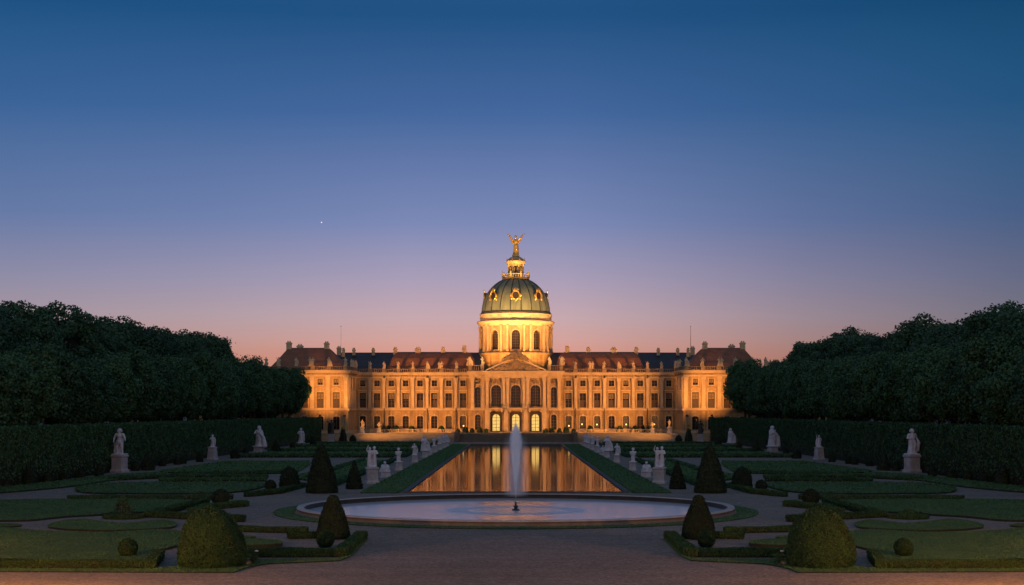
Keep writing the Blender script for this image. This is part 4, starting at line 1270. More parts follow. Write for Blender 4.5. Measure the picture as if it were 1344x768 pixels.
YW, YP, YC, YI = 400.0, 381.0, 397.2, 395.6
bays = [13.85+3.76*i for i in range(8)]
nst = 0
for s in (-1, 1):
    # ---------------- wing
    mb = MB(); ops = []
    for bx in bays:
        x = s*bx
        ops += [(x, 1.65, 3.0, 6.35, .45), (x, 1.75, 8.45, 12.3, 0), (x, 1.45, 14.05, 15.65, 0)]
    a, b = (s*11.9, s*42.6) if s > 0 else (s*42.6, s*11.9)
    facade(mb, a, b, TZ, 17.0, ops, YW, .6)
    pbuild(mb, 'wing_wall', M['wall'])
    mb = MB()
    mb.box(a, b, YW-.18, YW, TZ-.1, 2.75)                                  # plinth
    mb.box(a, b, YW-.28, YW, 7.75, 8.05); mb.box(a, b, YW-.18, YW, 8.05, 8.25)
    mb.box(a, b, YW-.20, YW, 16.2, 16.55)
    mb.box(a, b, YW-.50, YW+.6, 17.0, 17.3); mb.box(a, b, YW-.85, YW+.6, 17.3, 17.7)
    for k in range(int(30/.75)): 
        x = s*(12.3+.75*k); mb.box(x-.14, x+.14, YW-.44, YW, 16.75, 16.998)  # brackets
    for i, bx in enumerate(bays):
        x = s*bx
        hood(mb, x, YW, 12.75, 1.75, False)
        surround(mb, x, YW, 8.45, 12.3, 1.75); surround(mb, x, YW, 14.05, 15.65, 1.45, .14)
        arch_surround(mb, x, YW, 3.0, 6.35, 1.65, .45, .2)
        mb.box(x-.95, x+.95, YW-.2, YW, 2.82, 3.0)
        if i < 7: pilaster(mb, s*(bx+1.88), YW, .72)
    pbuild(mb, 'wing_trim', M['stone'])
    for x in (s*34.53, s*23.25, s*15.73):
        mb = MB(); mb.lathe([(.11, TZ), (.11, 16.9)], 8, x, YW-.42); mb.lathe([(.11, 16.2), (.26, 16.5), (.26, 16.9)], 8, x, YW-.42); pbuild(mb, 'rain_pipe', M['pipe'])
    mb = MB(); mb.box(a+.02, b-.02, YW-.40, YW-.02, 7.62, 7.748); mb.box(a+.02, b-.02, YW-.62, YW-.02, 16.88, 16.998); pbuild(mb, 'shade_strip', M['shade_strip'])  # dark strips painted as shade below string course and cornice
    for i, bx in enumerate(bays):
        x = s*bx
        lamp = None; pane = None
        if s > 0 and i in (1, 2, 4, 6): lamp = (rngp.uniform(-.2, .2), 1.0+rngp.uniform(0, .5)); pane = M['roomglow']
        if (s < 0 and i in (0, 1)) or (s > 0 and i == 0): pane = M['roomglow']; lamp = (.1, .7) if i == 0 else None
        window(x, YW+.40, 3.0, 1.65, 3.35, .45, 2, 4, pane, None, 0, lamp)
        window(x, YW+.40, 8.45, 1.75, 3.85, 0, 2, 4, None, .60 if rngp.random() < .45 else None, .52 if rngp.random() < .8 else 0)
        window(x, YW+.40, 14.05, 1.45, 1.6, 0, 2, 2, None, .3 if rngp.random() < .15 else None)
    # ---------------- wing roofs
    mb = MB(); x0, x1 = (11.0, 48) if s > 0 else (-48, -11.0)
    hip_roof(mb, s*9 if s > 0 else -48, 48 if s > 0 else s*9, 402.5, 418, [(17.7, 0, 0, 0), (19.5, 0, 0, 1.5), (23.35, 0, 0, 7.7)])
    sl = pbuild(mb, 'slate_roof', M['slate'])
    mb = MB(); xa, xb = (10.6, 34.6) if s > 0 else (-34.6, -10.6)
    inn, out = (0, 1) if s > 0 else (1, 0)
    lv = [(17.75, 0, 0, 0), (19.6, .15, .9, .9), (21.6, .6, 1.8, 2.4), (22.9, 1.4, 2.5, 4.6), (23.45, 2.6, 2.9, 7.0)]
    lv = [(z, i1 if s > 0 else i2, i2 if s > 0 else i1, iy) for z, i1, i2, iy in lv]
    hip_roof(mb, xa, xb, 401.6, 419, lv)
    rf = pbuild(mb, 'tile_roof', M['tile'])
    for px_, orn in ((516, False), (546, False), (580, False), (608, True)):
        chimney(rf, -s*(px_-677)*.2, 407.5, 22.5, 24.4, .62 if px_ != 546 else .85, orn)
    for px_ in (460, 486):
        chimney(sl, -s*(px_-677)*.2, 408.5, 22.5, 24.2, .5)
    chimney(sl, s*47.2, 407, 22.5, 24.6, .7); chimney(sl, s*45.9, 406, 22, 24.1, .45)
    mb = MB(); xs = [34.6, 30.8, 27.0, 23.2, 19.4, 15.6, 38.2]
    balustrade(mb, s*12.6, s*41.8, YW-.2, 17.7, [s*x for x in xs])
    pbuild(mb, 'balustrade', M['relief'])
    for x in xs:
        roof_statue(s*x, YW-.2, 18.72, 1.95, nst); nst += 1
        if x == 19.4: roof_statue(s*x+s*.75, YW-.2, 18.72, 1.85, nst)
    # ---------------- corner pavilion
    mb = MB(); X0, X1 = 41.9, 63.0
    cb = [44.9, 48.9, 52.85, 56.8, 60.6]
    ops = []
    for bx in cb: ops += [(s*bx, 1.7, 2.95, 6.3, .45), (s*bx, 1.8, 8.35, 12.3, 0), (s*bx, 1.35, 14.1, 15.7, 0)]
    a, b = min(s*X0, s*X1), max(s*X0, s*X1)
    facade(mb, a, b, TZ, 17.1, ops, YP, .6)
    # the inner side, facing the court
    sops = [(387.5-YP, 1.5, 8.35, 12.3, 0), (387.5-YP, 1.35, 14.1, 15.7, 0), (394-YP, 1.5, 8.35, 12.3, 0), (394-YP, 1.35, 14.1, 15.7, 0)]
    facade(mb, 0, 19.0, TZ, 17.1, sops, 0, frame=(lambda u, dy, z: (s*(X0+dy), YP+u, z)))
    mb.add([(s*X1, YP, TZ), (s*X1, 405, TZ), (s*X1, 405, 17.1), (s*X1, YP, 17.1)], [(0, 1, 2, 3)])
    pbuild(mb, 'pavilion_wall', M['wall'])
    mb = MB()
    def band(z0, z1, o, o2=0):
        mb.box(s*(X0-o), s*(X1+o), YP-o, YP, z0, z1)
        mb.box(s*(X0-o), s*X0, YP, YW-.9, z0, z1)
    band(TZ-.1, 2.7, .18); band(7.75, 8.05, .28); band(8.05, 8.25, .16); band(16.25, 16.6, .2)
    mb.box(s*(X0-.5), s*(X1+.5), YP-.5, YP+24, 17.1, 17.4); mb.box(s*(X0-.85), s*(X1+.85), YP-.85, YP+24.2, 17.4, 17.8)
    for bx in cb:
        x = s*bx
        hood(mb, x, YP, 12.75, 1.8, True); surround(mb, x, YP, 8.35, 12.3, 1.8, .2, True, True); surround(mb, x, YP, 14.1, 15.7, 1.35, .14)
        arch_surround(mb, x, YP, 2.95, 6.3, 1.7, .45, .2)
    for x in (42.5, 46.9, 50.9, 54.85, 58.7, 62.4): pilaster(mb, s*x, YP, .85, 8.25, 16.25)
    for y in (382, 385, 390.5, 397): 
        mb.box(s*(X0-.2), s*X0, y-.4, y+.4, 8.25, 16.25)
    for yy in (387.5, 394): mb.box(s*(X0-.12), s*X0, yy-.95, yy-.76, 8.3, 12.5); mb.box(s*(X0-.12), s*X0, yy+.76, yy+.95, 8.3, 12.5); mb.box(s*(X0-.3), s*X0, yy-1.1, yy+1.1, 12.6, 12.9)
    pbuild(mb, 'pavilion_trim', M['stone'])
    mb = MB(); band(7.62, 7.748, .42); band(16.95, 17.098, .45); pbuild(mb, 'shade_strip', M['shade_strip'])  # same painted shade strips round the pavilion
    for bx in cb:
        x = s*bx
        window(x, YP+.40, 2.95, 1.7, 3.35, .45, 2, 4)
        window(x, YP+.40, 8.35, 1.8, 3.95, 0, 2, 4, None, .55, .5)
        window(x, YP+.40, 14.1, 1.35, 1.6, 0, 2, 2, None, .35)
    for yy in (387.5, 394):
        window(s*(X0+.22), yy, 8.35, 1.5, 3.95, 0, 2, 4, rz=-s*PI/2 if s < 0 else -PI/2)
        window(s*(X0+.22), yy, 14.1, 1.35, 1.6, 0, 2, 2, rz=-s*PI/2 if s < 0 else -PI/2)
    mb = MB()
    xa, xb = (42.6, 62.3) if s > 0 else (-62.3, -42.6)
    ii = [(17.82, 0, 0, 0), (20.5, 2.5, 1.8, 4.6), (23.3, 5.0, 3.4, 9.6), (23.9, 5.7, 3.9, 10.9)]
    ii = [(z, i1 if s > 0 else i2, i2 if s > 0 else i1, iy) for z, i1, i2, iy in ii]
    hip_roof(mb, xa, xb, 382, 404.5, ii)
    rf = pbuild(mb, 'tile_roof', M['tile'])
    chimney(rf, s*58.4, 392.5, 23, 25.3, .8); chimney(rf, s*48.7, 392.5, 23, 25.2, .75); chimney(rf, s*55.8, 394, 23, 24.6, .9)
    mb = MB()
    st = [42.6, 46.7, 50.75, 54.9, 59.2, 62.4]
    balustrade(mb, s*(X0-.3), s*(X1+.3), YP-.2, 17.8, [s*x for x in st])
    # return of the balustrade along the inner side
    mb.box(s*(X0-.5), s*(X0-.1), YP, YW-1, 17.8, 17.98); mb.box(s*(X0-.5), s*(X0-.1), YP, YW-1, 18.58, 18.75)
    for k in range(30): mb.box(s*(X0-.4), s*(X0-.2), YP+.5+.6*k-.08, YP+.5+.6*k+.08, 17.98, 18.58)
    for yy in (386, 391, 396): mb.box(s*(X0-.6), s*X0, yy-.5, yy+.5, 17.8, 18.8)
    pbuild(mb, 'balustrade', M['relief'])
    for k, x in enumerate(st):
        roof_statue(s*x, YP-.2, 18.8, 2.3, nst); nst += 1
        if x == 50.75: roof_statue(s*(x+.7), YP-.2, 18.8, 2.3, nst)
    for yy in (386, 391, 396): roof_statue(s*(X0-.3), yy, 18.8, 2.0, nst); nst += 1
    # flag mast behind the pavilion
    mb = MB(); q_ = 1 if s > 0 else .45; mb.lathe([(.09*q_, 22), (.07*q_, 27), (.04*q_, 30.0)], 8, s*46.4, 404.5); mb.ell((s*46.4, 404.5, 30.05), .12, .12, .12)
    pbuild(mb, 'flag_mast', M['stone'])
    # outer side wing half hidden by the trees, with statues on its parapet
    mb = MB(); mb.box(min(s*63.02, s*84), max(s*63.02, s*84), 392, 410, TZ, 17.4); mb.box(min(s*63.02, s*84.4), max(s*63.02, s*84.4), 391.5, 410, 17.4, 18.3)
    pbuild(mb, 'side_wing_wall', M['wall'])
    for x in (65.5, 67.4, 69.2, 73, 78): roof_statue(s*x, 392.2, 18.3, 2.6, nst); nst += 1

# ---------------- central block
mb = MB(); arc = [(0, 2.6, 8.75, 14.4, 1.0), (-5.1, 2.6, 8.75, 14.4, 1.0), (5.1, 2.6, 8.75, 14.4, 1.0), (0, 3.1, 2.2, 7.5, 0), (-5.1, 3.1, 2.2, 7.5, 0), (5.1, 3.1, 2.2, 7.5, 0)]
facade(mb, -7.9, 7.9, TZ, 16.6, arc, YI, .7)
for s in (-1, 1):
    a, b = sorted((s*7.9, s*11.9))
    facade(mb, a, b, TZ, 16.6, [(s*9.9, 1.55, 8.5, 13.9, 1.0), (s*9.9, 1.5, 2.7, 6.75, 1.0)], YC, .5)
    mb.add([(s*7.9, YI, TZ), (s*7.9, YC, TZ), (s*7.9, YC, 16.6), (s*7.9, YI, 16.6)], [(0, 1, 2, 3)])
    mb.add([(s*11.9, YC, TZ), (s*11.9, YW+2, TZ), (s*11.9, YW+2, 18.0), (s*11.9, YC, 18.0)], [(0, 1, 2, 3)])
# top slab so that nothing shows through
mb.box(-11.85, 11.85, YC+.6, 402, 16.62, 17.9)
pbuild(mb, 'central_wall', M['wall'])
mb = MB()
mb.box(-7.9, 7.9, YI-.22, YI, TZ-.1, 2.15)
for x0, x1, y in ((-7.9, 7.9, YI), (-11.9, -7.9, YC), (7.9, 11.9, YC)):
    e0 = .0 if x0 > -7.8 and x0 != -7.9 else .0
    mb.box(x0, x1, y-.35, y+.02, 7.75, 8.1); mb.box(x0, x1, y-.2, y+.02, 8.1, 8.35)
    mb.box(x0-.1, x1+.1, y-.3, y+.5, 16.15, 16.6)
    mb.box(x0-.2, x1+.2, y-.45, y+.7, 16.6, 17.2)
    mb.box(x0-.5, x1+.5, y-.8, y+.7, 17.2, 17.55); mb.box(x0-.75, x1+.75, y-1.1, y+.7, 17.55, 18.0)
for x in (-11.3, 11.3, -8.5, 8.5): pilaster(mb, x, YC, .75, 8.35, 16.15, .5)
for x in (-7.35, 7.35, -2.95, -2.15, 2.15, 2.95, -6.85+.0): pass
for x in (-7.4, -3.05, -2.1, 2.1, 3.05, 7.4): pilaster(mb, x, YI, .72, 8.35, 16.15, .6)
for x in (-7.4, -2.55, 2.55, 7.4):
    mb.box(x-.55, x+.55, YI-.45, YI, 2.15, 7.75)
for cx in (-5.1, 0, 5.1):
    arch_surround(mb, cx, YI, 8.75, 14.4, 2.6, 1.0, .25, .18)
    mb.box(cx-1.75, cx+1.75, YI-1.15, YI, 8.1, 8.4)                        # balcony slab
    for e in (-1.5, 1.5): mb.box(cx+e-.2, cx+e+.2, YI-.95, YI, 7.3, 8.1)   # brackets
for s in (-1, 1):
    arch_surround(mb, s*9.9, YC, 8.5, 13.9, 1.55, 1.0, .2); arch_surround(mb, s*9.9, YC, 2.7, 6.75, 1.5, 1.0, .2)
pbuild(mb, 'central_trim', M['stone'])
# carved panels over the tall windows
mb = MB(); rr = random.Random(4)
for cx, y in ((-5.1, YI), (0, YI), (5.1, YI), (-9.9, YC), (9.9, YC)):
    wd = 1.1 if abs(cx) < 8 else .5
    for k in range(22): mb.ell((cx+rr.uniform(-wd, wd), y-.05, 15.35+rr.uniform(-.4, .4)), rr.uniform(.12, .3), .2, rr.uniform(.12, .3), 8, 6)
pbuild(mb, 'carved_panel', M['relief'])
for cx in (-5.1, 0, 5.1):
    window(cx, YI+.4, 8.75, 2.6, 5.65, 1.0, 4, 7)
    mb = MB(); facade(mb, cx-1.7, cx+1.7, 2.0, 7.7, [(cx, 2.15, 2.3, 6.9, 1.0)], YI+.55, .2)
    arch_surround(mb, cx, YI+.55, 2.3, 6.9, 2.15, 1.0, .14, .08)
    pbuild(mb, 'door_surround', M['frame'])
    o = window(cx, YI+.62, 2.3, 2.15, 4.6, 1.0, 2, 5, M['lit'], name='lit_door')
    mb = MB()
    for i in range(21): mb.box(cx-1.6+.16*i-.02, cx-1.6+.16*i+.02, YI-1.12, YI-1.08, 8.4, 9.35)
    mb.box(cx-1.75, cx+1.75, YI-1.14, YI-1.06, 9.35, 9.45)
    for e in (-1.7, 1.7): mb.box(cx+e-.04, cx+e+.04, YI-1.12, YI, 9.3, 9.4); mb.box(cx+e-.04, cx+e+.04, YI-.6, YI-.55, 8.4, 9.3)
    for i in range(40): mb.tube((cx+rr.uniform(-1.6, 1.6), YI-1.1, 8.6+rr.uniform(0, .6)), (cx+rr.uniform(-1.6, 1.6), YI-1.1, 8.6+rr.uniform(0, .6)), .03, .03, 4) if i % 4 == 0 else None
    pbuild(mb, 'balcony_railing', M['iron'])
for s in (-1, 1):
    window(s*9.9, YC+.3, 8.5, 1.55, 5.4, 1.0, 2, 6); window(s*9.9, YC+.3, 2.7, 1.5, 4.05, 1.0, 2, 5)
# pediment
mb = MB(); tri = [(-7.2, 18.003), (7.2, 18.003), (0, 21.1)]
plate([(a, b) for a, b in tri], YI-.1, YI+.8, mb)
for s in (-1, 1):
    p0 = (s*7.8, 18.003)
    q = [p0, (s*7.8, 18.32), (0, 21.75), (0, 21.3)] if s > 0 else [p0, (0, 21.3), (0, 21.75), (s*7.8, 18.32)]
    plate(q, YI-.75-.01*s, YI+.8, mb)
pbuild(mb, 'pediment', M['stone'])
mb = MB()
for k in range(130):
    u = rr.uniform(-1, 1); x = u*5.6*abs(u)**.3; zt = 18.2+(1-abs(x)/7.0)*2.6
    z = rr.uniform(18.25, max(18.5, zt-.15))
    mb.ell((x, YI-.3, z), rr.uniform(.15, .42), rr.uniform(.25, .5), rr.uniform(.2, .5), 8, 6, Matrix.Rotation(rr.uniform(-1, 1), 3, 'Y'))
mb.ell((0, YI-.6, 19.9), .95, .5, 1.2)                                       # shield
for k in range(90):                                                          # trophy over the gable
    x = rr.uniform(-3.4, 3.4); z = 22.2+rr.uniform(-.9, .9)*(1-abs(x)/4.2)-.38*abs(x)
    mb.ell((x, YI-.6, z), rr.uniform(.2, .45), rr.uniform(.4, .9), rr.uniform(.25, .5), 8, 6, Matrix.Rotation(rr.uniform(-1, 1), 3, 'Y'))
mb.ell((0, YI-.5, 22.7), .6, .6, .6)
for e in (-1, 1): mb.cap((e*1.2, YI-.6, 22.0), (e*2.6, YI-.6, 21.3), .5, .36); mb.ell((e*1.35, YI-.7, 22.65), .27, .3, .34); mb.cap((e*2.4, YI-.7, 21.3), (e*3.7, YI-.7, 20.6), .33, .2)
for k in range(5): mb.cap(((k-2)*.26, YI-.25, 23.3), ((k-2)*.36, YI-.25, 23.75-.05*abs(k-2)), .1, .06)
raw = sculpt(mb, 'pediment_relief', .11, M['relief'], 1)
raw.transform(Matrix.Translation(-PO))
link('pediment_relief', raw, palace)
mb = MB()
for s in (-1, 1):
    balustrade(mb, s*8.3, s*12.2, YC-.3, 18.0, [s*8.7, s*11.9], 1.5, .5, .45)
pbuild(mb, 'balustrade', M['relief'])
for s in (-1, 1):
    for x, y in ((8.7, YC-.3), (11.9, YC-.3), (12.3, YC+1)): roof_statue(s*x, y, 19.5, 2.3, nst); nst += 1

# ---------------- tower
TC = (0.0, 412.0)
def ringpt(r, a, z): return (TC[0]+r*math.sin(a), TC[1]-r*math.cos(a), z)
mb = MB()
mb.lathe([(10.0, 15), (10.0, 22.6), (10.25, 22.7), (10.25, 23.2), (9.6, 23.35)], 80, TC[0], TC[1], smooth=True, caps=False)
RD, zb, zt_, z0, z1 = 9.55, 23.9, 29.1, 23.3, 31.0
hw = 1.12
def zarch(u): return zt_-hw+math.sqrt(max(0, hw*hw-u*u))
for k in range(10):
    ac = 2*PI*k/10
    ba = ac-PI/10
    cols = [-PI/10*RD+i*(PI/10*RD-hw)/4 for i in range(4)] + [-hw+2*hw*i/12 for i in range(12)] + [hw+i*(PI/10*RD-hw)/4 for i in range(5)]
    for u0, u1 in zip(cols[:-1], cols[1:]):
        A0, A1 = ac+u0/RD, ac+u1/RD
        if u0 >= -hw-1e-6 and u1 <= hw+1e-6:
            t0, t1 = zarch(u0), zarch(u1)
            mb.add([ringpt(RD, A0, z0), ringpt(RD, A1, z0), ringpt(RD, A1, zb), ringpt(RD, A0, zb)], [(0, 1, 2, 3)])
            mb.add([ringpt(RD, A0, t0), ringpt(RD, A1, t1), ringpt(RD, A1, z1), ringpt(RD, A0, z1)], [(0, 1, 2, 3)])
            mb.add([ringpt(RD, A0, t0), ringpt(RD-.6, A0, t0), ringpt(RD-.6, A1, t1), ringpt(RD, A1, t1)], [(0, 1, 2, 3)])
            mb.add([ringpt(RD, A0, zb), ringpt(RD-.6, A0, zb), ringpt(RD-.6, A1, zb), ringpt(RD, A1, zb)], [(3, 2, 1, 0)])
        else:
            mb.add([ringpt(RD, A0, z0), ringpt(RD, A1, z0), ringpt(RD, A1, z1), ringpt(RD, A0, z1)], [(0, 1, 2, 3)])
    for u in (-hw, hw):
        A0 = ac+u/RD; mb.add([ringpt(RD, A0, zb), ringpt(RD-.6, A0, zb), ringpt(RD-.6, A0, zarch(u)), ringpt(RD, A0, zarch(u))], [(0, 1, 2, 3)])
pbuild(mb, 'drum', M['wall'])
mb = MB()
def rbox(mb, a, w, r0, r1, z0, z1):
    """a block set against the round wall at bearing a"""
    d = Vector((math.sin(a), -math.cos(a), 0)); t = Vector((math.cos(a), math.sin(a), 0)); c = Vector((TC[0], TC[1], 0))
    vs = [c+d*r+t*u+Vector((0, 0, z)) for z in (z0, z1) for r, u in ((r1, -w/2), (r1, w/2), (r0, w/2), (r0, -w/2))]
    mb.add(vs, [(3, 2, 1, 0), (4, 5, 6, 7), (0, 1, 5, 4), (1, 2, 6, 5), (2, 3, 7, 6), (3, 0, 4, 7)])
for k in range(10):
    for e in (-1, 1):
        a = 2*PI*(k+.5)/10 + e*.088
        rbox(mb, a, .62, RD-.2, RD+.5, 23.4, 23.9); rbox(mb, a, .5, RD-.2, RD+.44, 23.9, 29.6); rbox(mb, a, .62, RD-.2, RD+.55, 29.6, 30.3)
    a = 2*PI*k/10
    for e in (-1, 1): rbox(mb, a+e*(hw+.14)/RD, .22, RD-.1, RD+.13, 23.9, 28.0)
    for j in range(9):
        b = PI*(j+.5)/9; u = (hw+.13)*math.cos(b); zz = 28.0+(hw+.13)*math.sin(b)
        rbox(mb, a+u/RD, .42, RD-.1, RD+.14, zz-.12, zz+.12)
    rbox(mb, a, .35, RD-.1, RD+.24, 29.1, 29.7)
    rbox(mb, a, 2.9, RD-.2, RD+.14, 23.5, 23.75)
mb.lathe([(RD-.1, 30.3), (RD+.22, 30.32), (RD+.22, 30.7), (RD+.5, 30.85), (RD+.75, 31.1), (RD+.95, 31.35), (RD+.95, 31.6), (RD+.1, 31.85), (RD, 32.0), (RD, 33.2), (RD+.25, 33.3), (RD+.25, 33.6), (9.1, 33.8)], 80, TC[0], TC[1], caps=False)
for k in range(20): rbox(mb, 2*PI*(k+.5)/20, 1.1, RD-.1, RD+.12, 32.1, 33.1)
for k in range(40): rbox(mb, 2*PI*k/40, .25, RD, RD+.62, 30.72, 30.98)
pbuild(mb, 'drum_cornice', M['stone'])
wm, wp = window_mesh(2.24, 5.2, 1.0, 4, 7)
for k in range(10):
    a = 2*PI*k/10
    p = Vector(ringpt(RD-.55, a, zb))-PO
    o = link('window', wm, palace, p, a); link('pane', wp, o)
# dome
mb = MB(); HZ = 9.92; RB = 9.2
def rdome(z): return RB*math.sqrt(max(0, 1-((z-33.8)/HZ)**2))
prof = [(rdome(33.8+9.3*i/24), 33.8+9.3*i/24) for i in range(25)]
mb.lathe(prof, 80, TC[0], TC[1], caps=False)
dm = pbuild(mb, 'dome', M['copper'])
mb = MB()
for k in range(20):
    a = 2*PI*(k+.5)/20
    for (r0, za), (r1, zb2) in zip(prof[:-1:2], prof[2::2]):
        mb.tube(ringpt(r0+.02, a, za), ringpt(r1+.02, a, zb2), .16, .15, 6)
mb.lathe([(RB+.1, 33.75), (RB+.35, 33.85), (RB+.3, 34.1), (RB-.05, 34.3)], 80, TC[0], TC[1], caps=False)
pbuild(mb, 'rib', M['copper_dark'], dm).name = 'dome_rib'
for k in range(8):
    a = 2*PI*k/8; zc = 38.3; rc = rdome(zc)
    mb = MB(); mg = MB()
    d = Vector((math.sin(a), -math.cos(a), 0)); t = Vector((math.cos(a), math.sin(a), 0)); c = Vector((TC[0], TC[1], zc))+d*(rc+.35)
    n = 20
    for j in range(n):
        b0, b1 = 2*PI*j/n, 2*PI*(j+1)/n
        mg.cap(c+t*1.0*math.cos(b0)+Vector((0, 0, 1.15*math.sin(b0))), c+t*1.0*math.cos(b1)+Vector((0, 0, 1.15*math.sin(b1))), .19, .19, 6)
    for j in range(5): mg.cap(c+t*(j-2)*.28+Vector((0, 0, 1.3)), c+t*(j-2)*.42+Vector((0, 0, 2.0-.16*abs(j-2))), .16, .08, 6)
    for e in (-1, 1):
        mg.ell(c+t*e*1.15+Vector((0, 0, -.9)), .3, .3, .45, 8, 6); mg.ell(c+t*e*1.3, .22, .25, .5, 8, 6)
    mg.ell(c+Vector((0, 0, -1.45)), .4, .3, .35, 8, 6)
    mb.rings([[c+d*dd+t*r*math.cos(2*PI*j/16)+Vector((0, 0, r*1.15*math.sin(2*PI*j/16))) for j in range(16)] for dd, r in ((-2.6, 1.05), (.0, 1.05), (.02, .1))], False)
    oc = pbuild(mb, 'dormer', M['copper_dark'], dm)
    pbuild(mg, 'oculus_frame', M['gold'], oc)
    mp_ = MB(); q = c+d*.05
    mp_.rings([[q+d*dd+t*r*math.cos(2*PI*j/16)+Vector((0, 0, r*1.15*math.sin(2*PI*j/16))) for j in range(16)] for dd, r in ((.0, .8), (.02, .8))], False)
    pbuild(mp_, 'pane', M['glass'], oc)
# gallery and lantern
mb = MB()
mb.lathe([(3.0, 42.6), (3.3, 43.0), (3.7, 43.2), (3.7, 43.5), (3.3, 43.6), (2.4, 43.65)], 40, TC[0], TC[1], caps=False)
mb.lathe([(3.55, 44.4), (3.75, 44.4), (3.75, 44.6), (3.55, 44.6), (3.55, 44.4)], 40, TC[0], TC[1], caps=False)
for k in range(32): 
    p = ringpt(3.65, 2*PI*k/32, 0); mb.lathe([(.09, 43.5), (.13, 43.8), (.08, 44.4)], 6, p[0], p[1])
for k in range(8):
    p = ringpt(3.65, 2*PI*(k+.5)/8, 0); mb.box(p[0]-.25, p[0]+.25, p[1]-.25, p[1]+.25, 43.5, 44.75); mb.lathe([(.12, 44.75), (.25, 45.0), (.1, 45.25), (.03, 45.5)], 8, p[0], p[1])
pbuild(mb, 'gallery', M['gold_stone'])
ln_ = MB()
for k in range(8):
    a = 2*PI*(k+.5)/8
    p = ringpt(2.05, a, 0); ln_.lathe([(.36, 43.6), (.36, 44.3), (.28, 44.4), (.25, 47.0), (.38, 47.3)], 10, p[0], p[1])
    rbox(ln_, a, .7, 1.2, 1.75, 43.6, 47.3)
    rbox(ln_, 2*PI*k/8, .9, 1.4, 1.7, 43.6, 44.6); rbox(ln_, 2*PI*k/8, .9, 1.4, 1.7, 46.7, 47.3)
ln_.lathe([(1.4, 47.3), (2.5, 47.3), (2.5, 47.6), (2.75, 47.9), (2.75, 48.1), (2.3, 48.2), (2.0, 48.7), (1.4, 49.15), (.9, 49.3), (.9, 49.5), (.55, 49.55)], 32, TC[0], TC[1])
lt = pbuild(ln_, 'lantern', M['gold_stone'])
mb = MB(); mb.lathe([(1.35, 43.6), (1.35, 47.3)], 16, TC[0], TC[1], caps=False); pbuild(mb, 'pane', M['glass'], lt)
mb = MB()
for k in range(8): 
    p = ringpt(2.5, 2*PI*(k+.5)/8, 0); mb.lathe([(.12, 48.1), (.22, 48.35), (.08, 48.6), (.03, 48.85)], 8, p[0], p[1])
pbuild(mb, 'finial', M['gold'], lt)
k_ = 6.1/2.1
link('gilded_angel', fig('angel', 3, .03, M['gold']), palace, Vector((TC[0], TC[1], 49.5))-PO, 0, (k_*1.05, k_, k_))

# ------------------------------------------------------------------ terrace planting and furniture
tb_me = topiary_mesh('terrace_bush', prof_dome(.85, 1.75), .16, 2.2, 61, M['yew'])
tc_me = topiary_mesh('terrace_cone', prof_cone(.65, 2.0, .15, .1), .16, 2.2, 62, M['yew_dark'])
tall2_me = topiary_mesh('terrace_tall_cone', prof_cone(.95, 4.2, .08, .12), .2, 2.4, 63, M['yew_dark'])
for s in (-1, 1):
    sd = SIDE[s]
    plant('tall_cone_topiary', tall2_me, s*42.0, 370.4, 'tall narrow cone beside the dark bronze figure before the %s corner wing' % sd, 'topiary', 'tall cones before the terrace')
    plant('terrace_bush', far_bush_me, s*39.6, 370.3, 'small round bush at the foot of the terrace bank, %s side' % sd, 'bush', 'small bushes at the terrace foot', 0, 1.7)
    for i, (px, kind) in enumerate(((503, 'c'), (509, 'c'), (520, 'b'), (540, 'b'), (579, 'b'))):
        x = s*abs(px-677)*.198
        plant('terrace_bush' if kind == 'b' else 'terrace_cone', tb_me if kind == 'b' else tc_me, x, 397.2, ('clipped round bush below the windows, %s from the left corner wing' if s < 0 else 'clipped round bush below the windows, %s from the right corner wing') % ORD[i] if kind == 'b' else 'little dark cone below the palace windows, %s from the %s corner wing' % (ORD[i], sd), 'bush' if kind == 'b' else 'topiary', 'clipped plants along the palace front', i, 1, TZ)
    for i, x in enumerate((7.6, 9.3, 11.2, 13.0, 14.8)):
        plant('terrace_shrub', tb_me, s*x, 391.5+.6*(i % 2), 'bushy shrub at the top of the terrace steps, %s %s of the lit doors' % (ORD[i], sd), 'shrub', 'shrubs at the head of the steps', i, (.62, .8, .68, .85, .6)[i], TZ)
    statue(s*38.9, 386, 3.4, .45, 'draped' if s < 0 else 'bust', 30, 1.3, 0, 'small warmly lit statue on the terrace in front of the %s corner recess' % sd, 'statues on the terrace', 0, M['stone'], z=TZ, name='terrace_statue')
    statue(s*35.0, 391, 2.9, .4, 'urn', 31, 1.2, 0, 'stone urn on a pedestal beside the terrace statue, %s side' % sd, 'urns on the terrace', 0, M['stone'], z=TZ, name='terrace_urn')
    # low stone parapet along the terrace front of the wing
    mb = MB()
    for k in range(6):
        xa, xb = 16.2+3.6*k, 16.2+3.6*k+3.2
        mb.box(s*xa, s*xb, -.12, .12, 0, .14); mb.box(s*xa, s*xb, -.12, .12, .66, .8)
        for j in range(7):
            x = s*(xa+.23+.46*j); mb.lathe([(.07, .14), (.1, .3), (.06, .66)], 6, x, 0, caps=False)
        mb.box(s*(xb), s*(xb+.4), -.2, .2, 0, .95)
    tag(mb.build('stone_parapet', M['stone'], None, (0, 394.8, TZ)), 'low balustered stone parapet in front of the %s wing' % sd, 'parapet', 'stone parapets on the terrace')

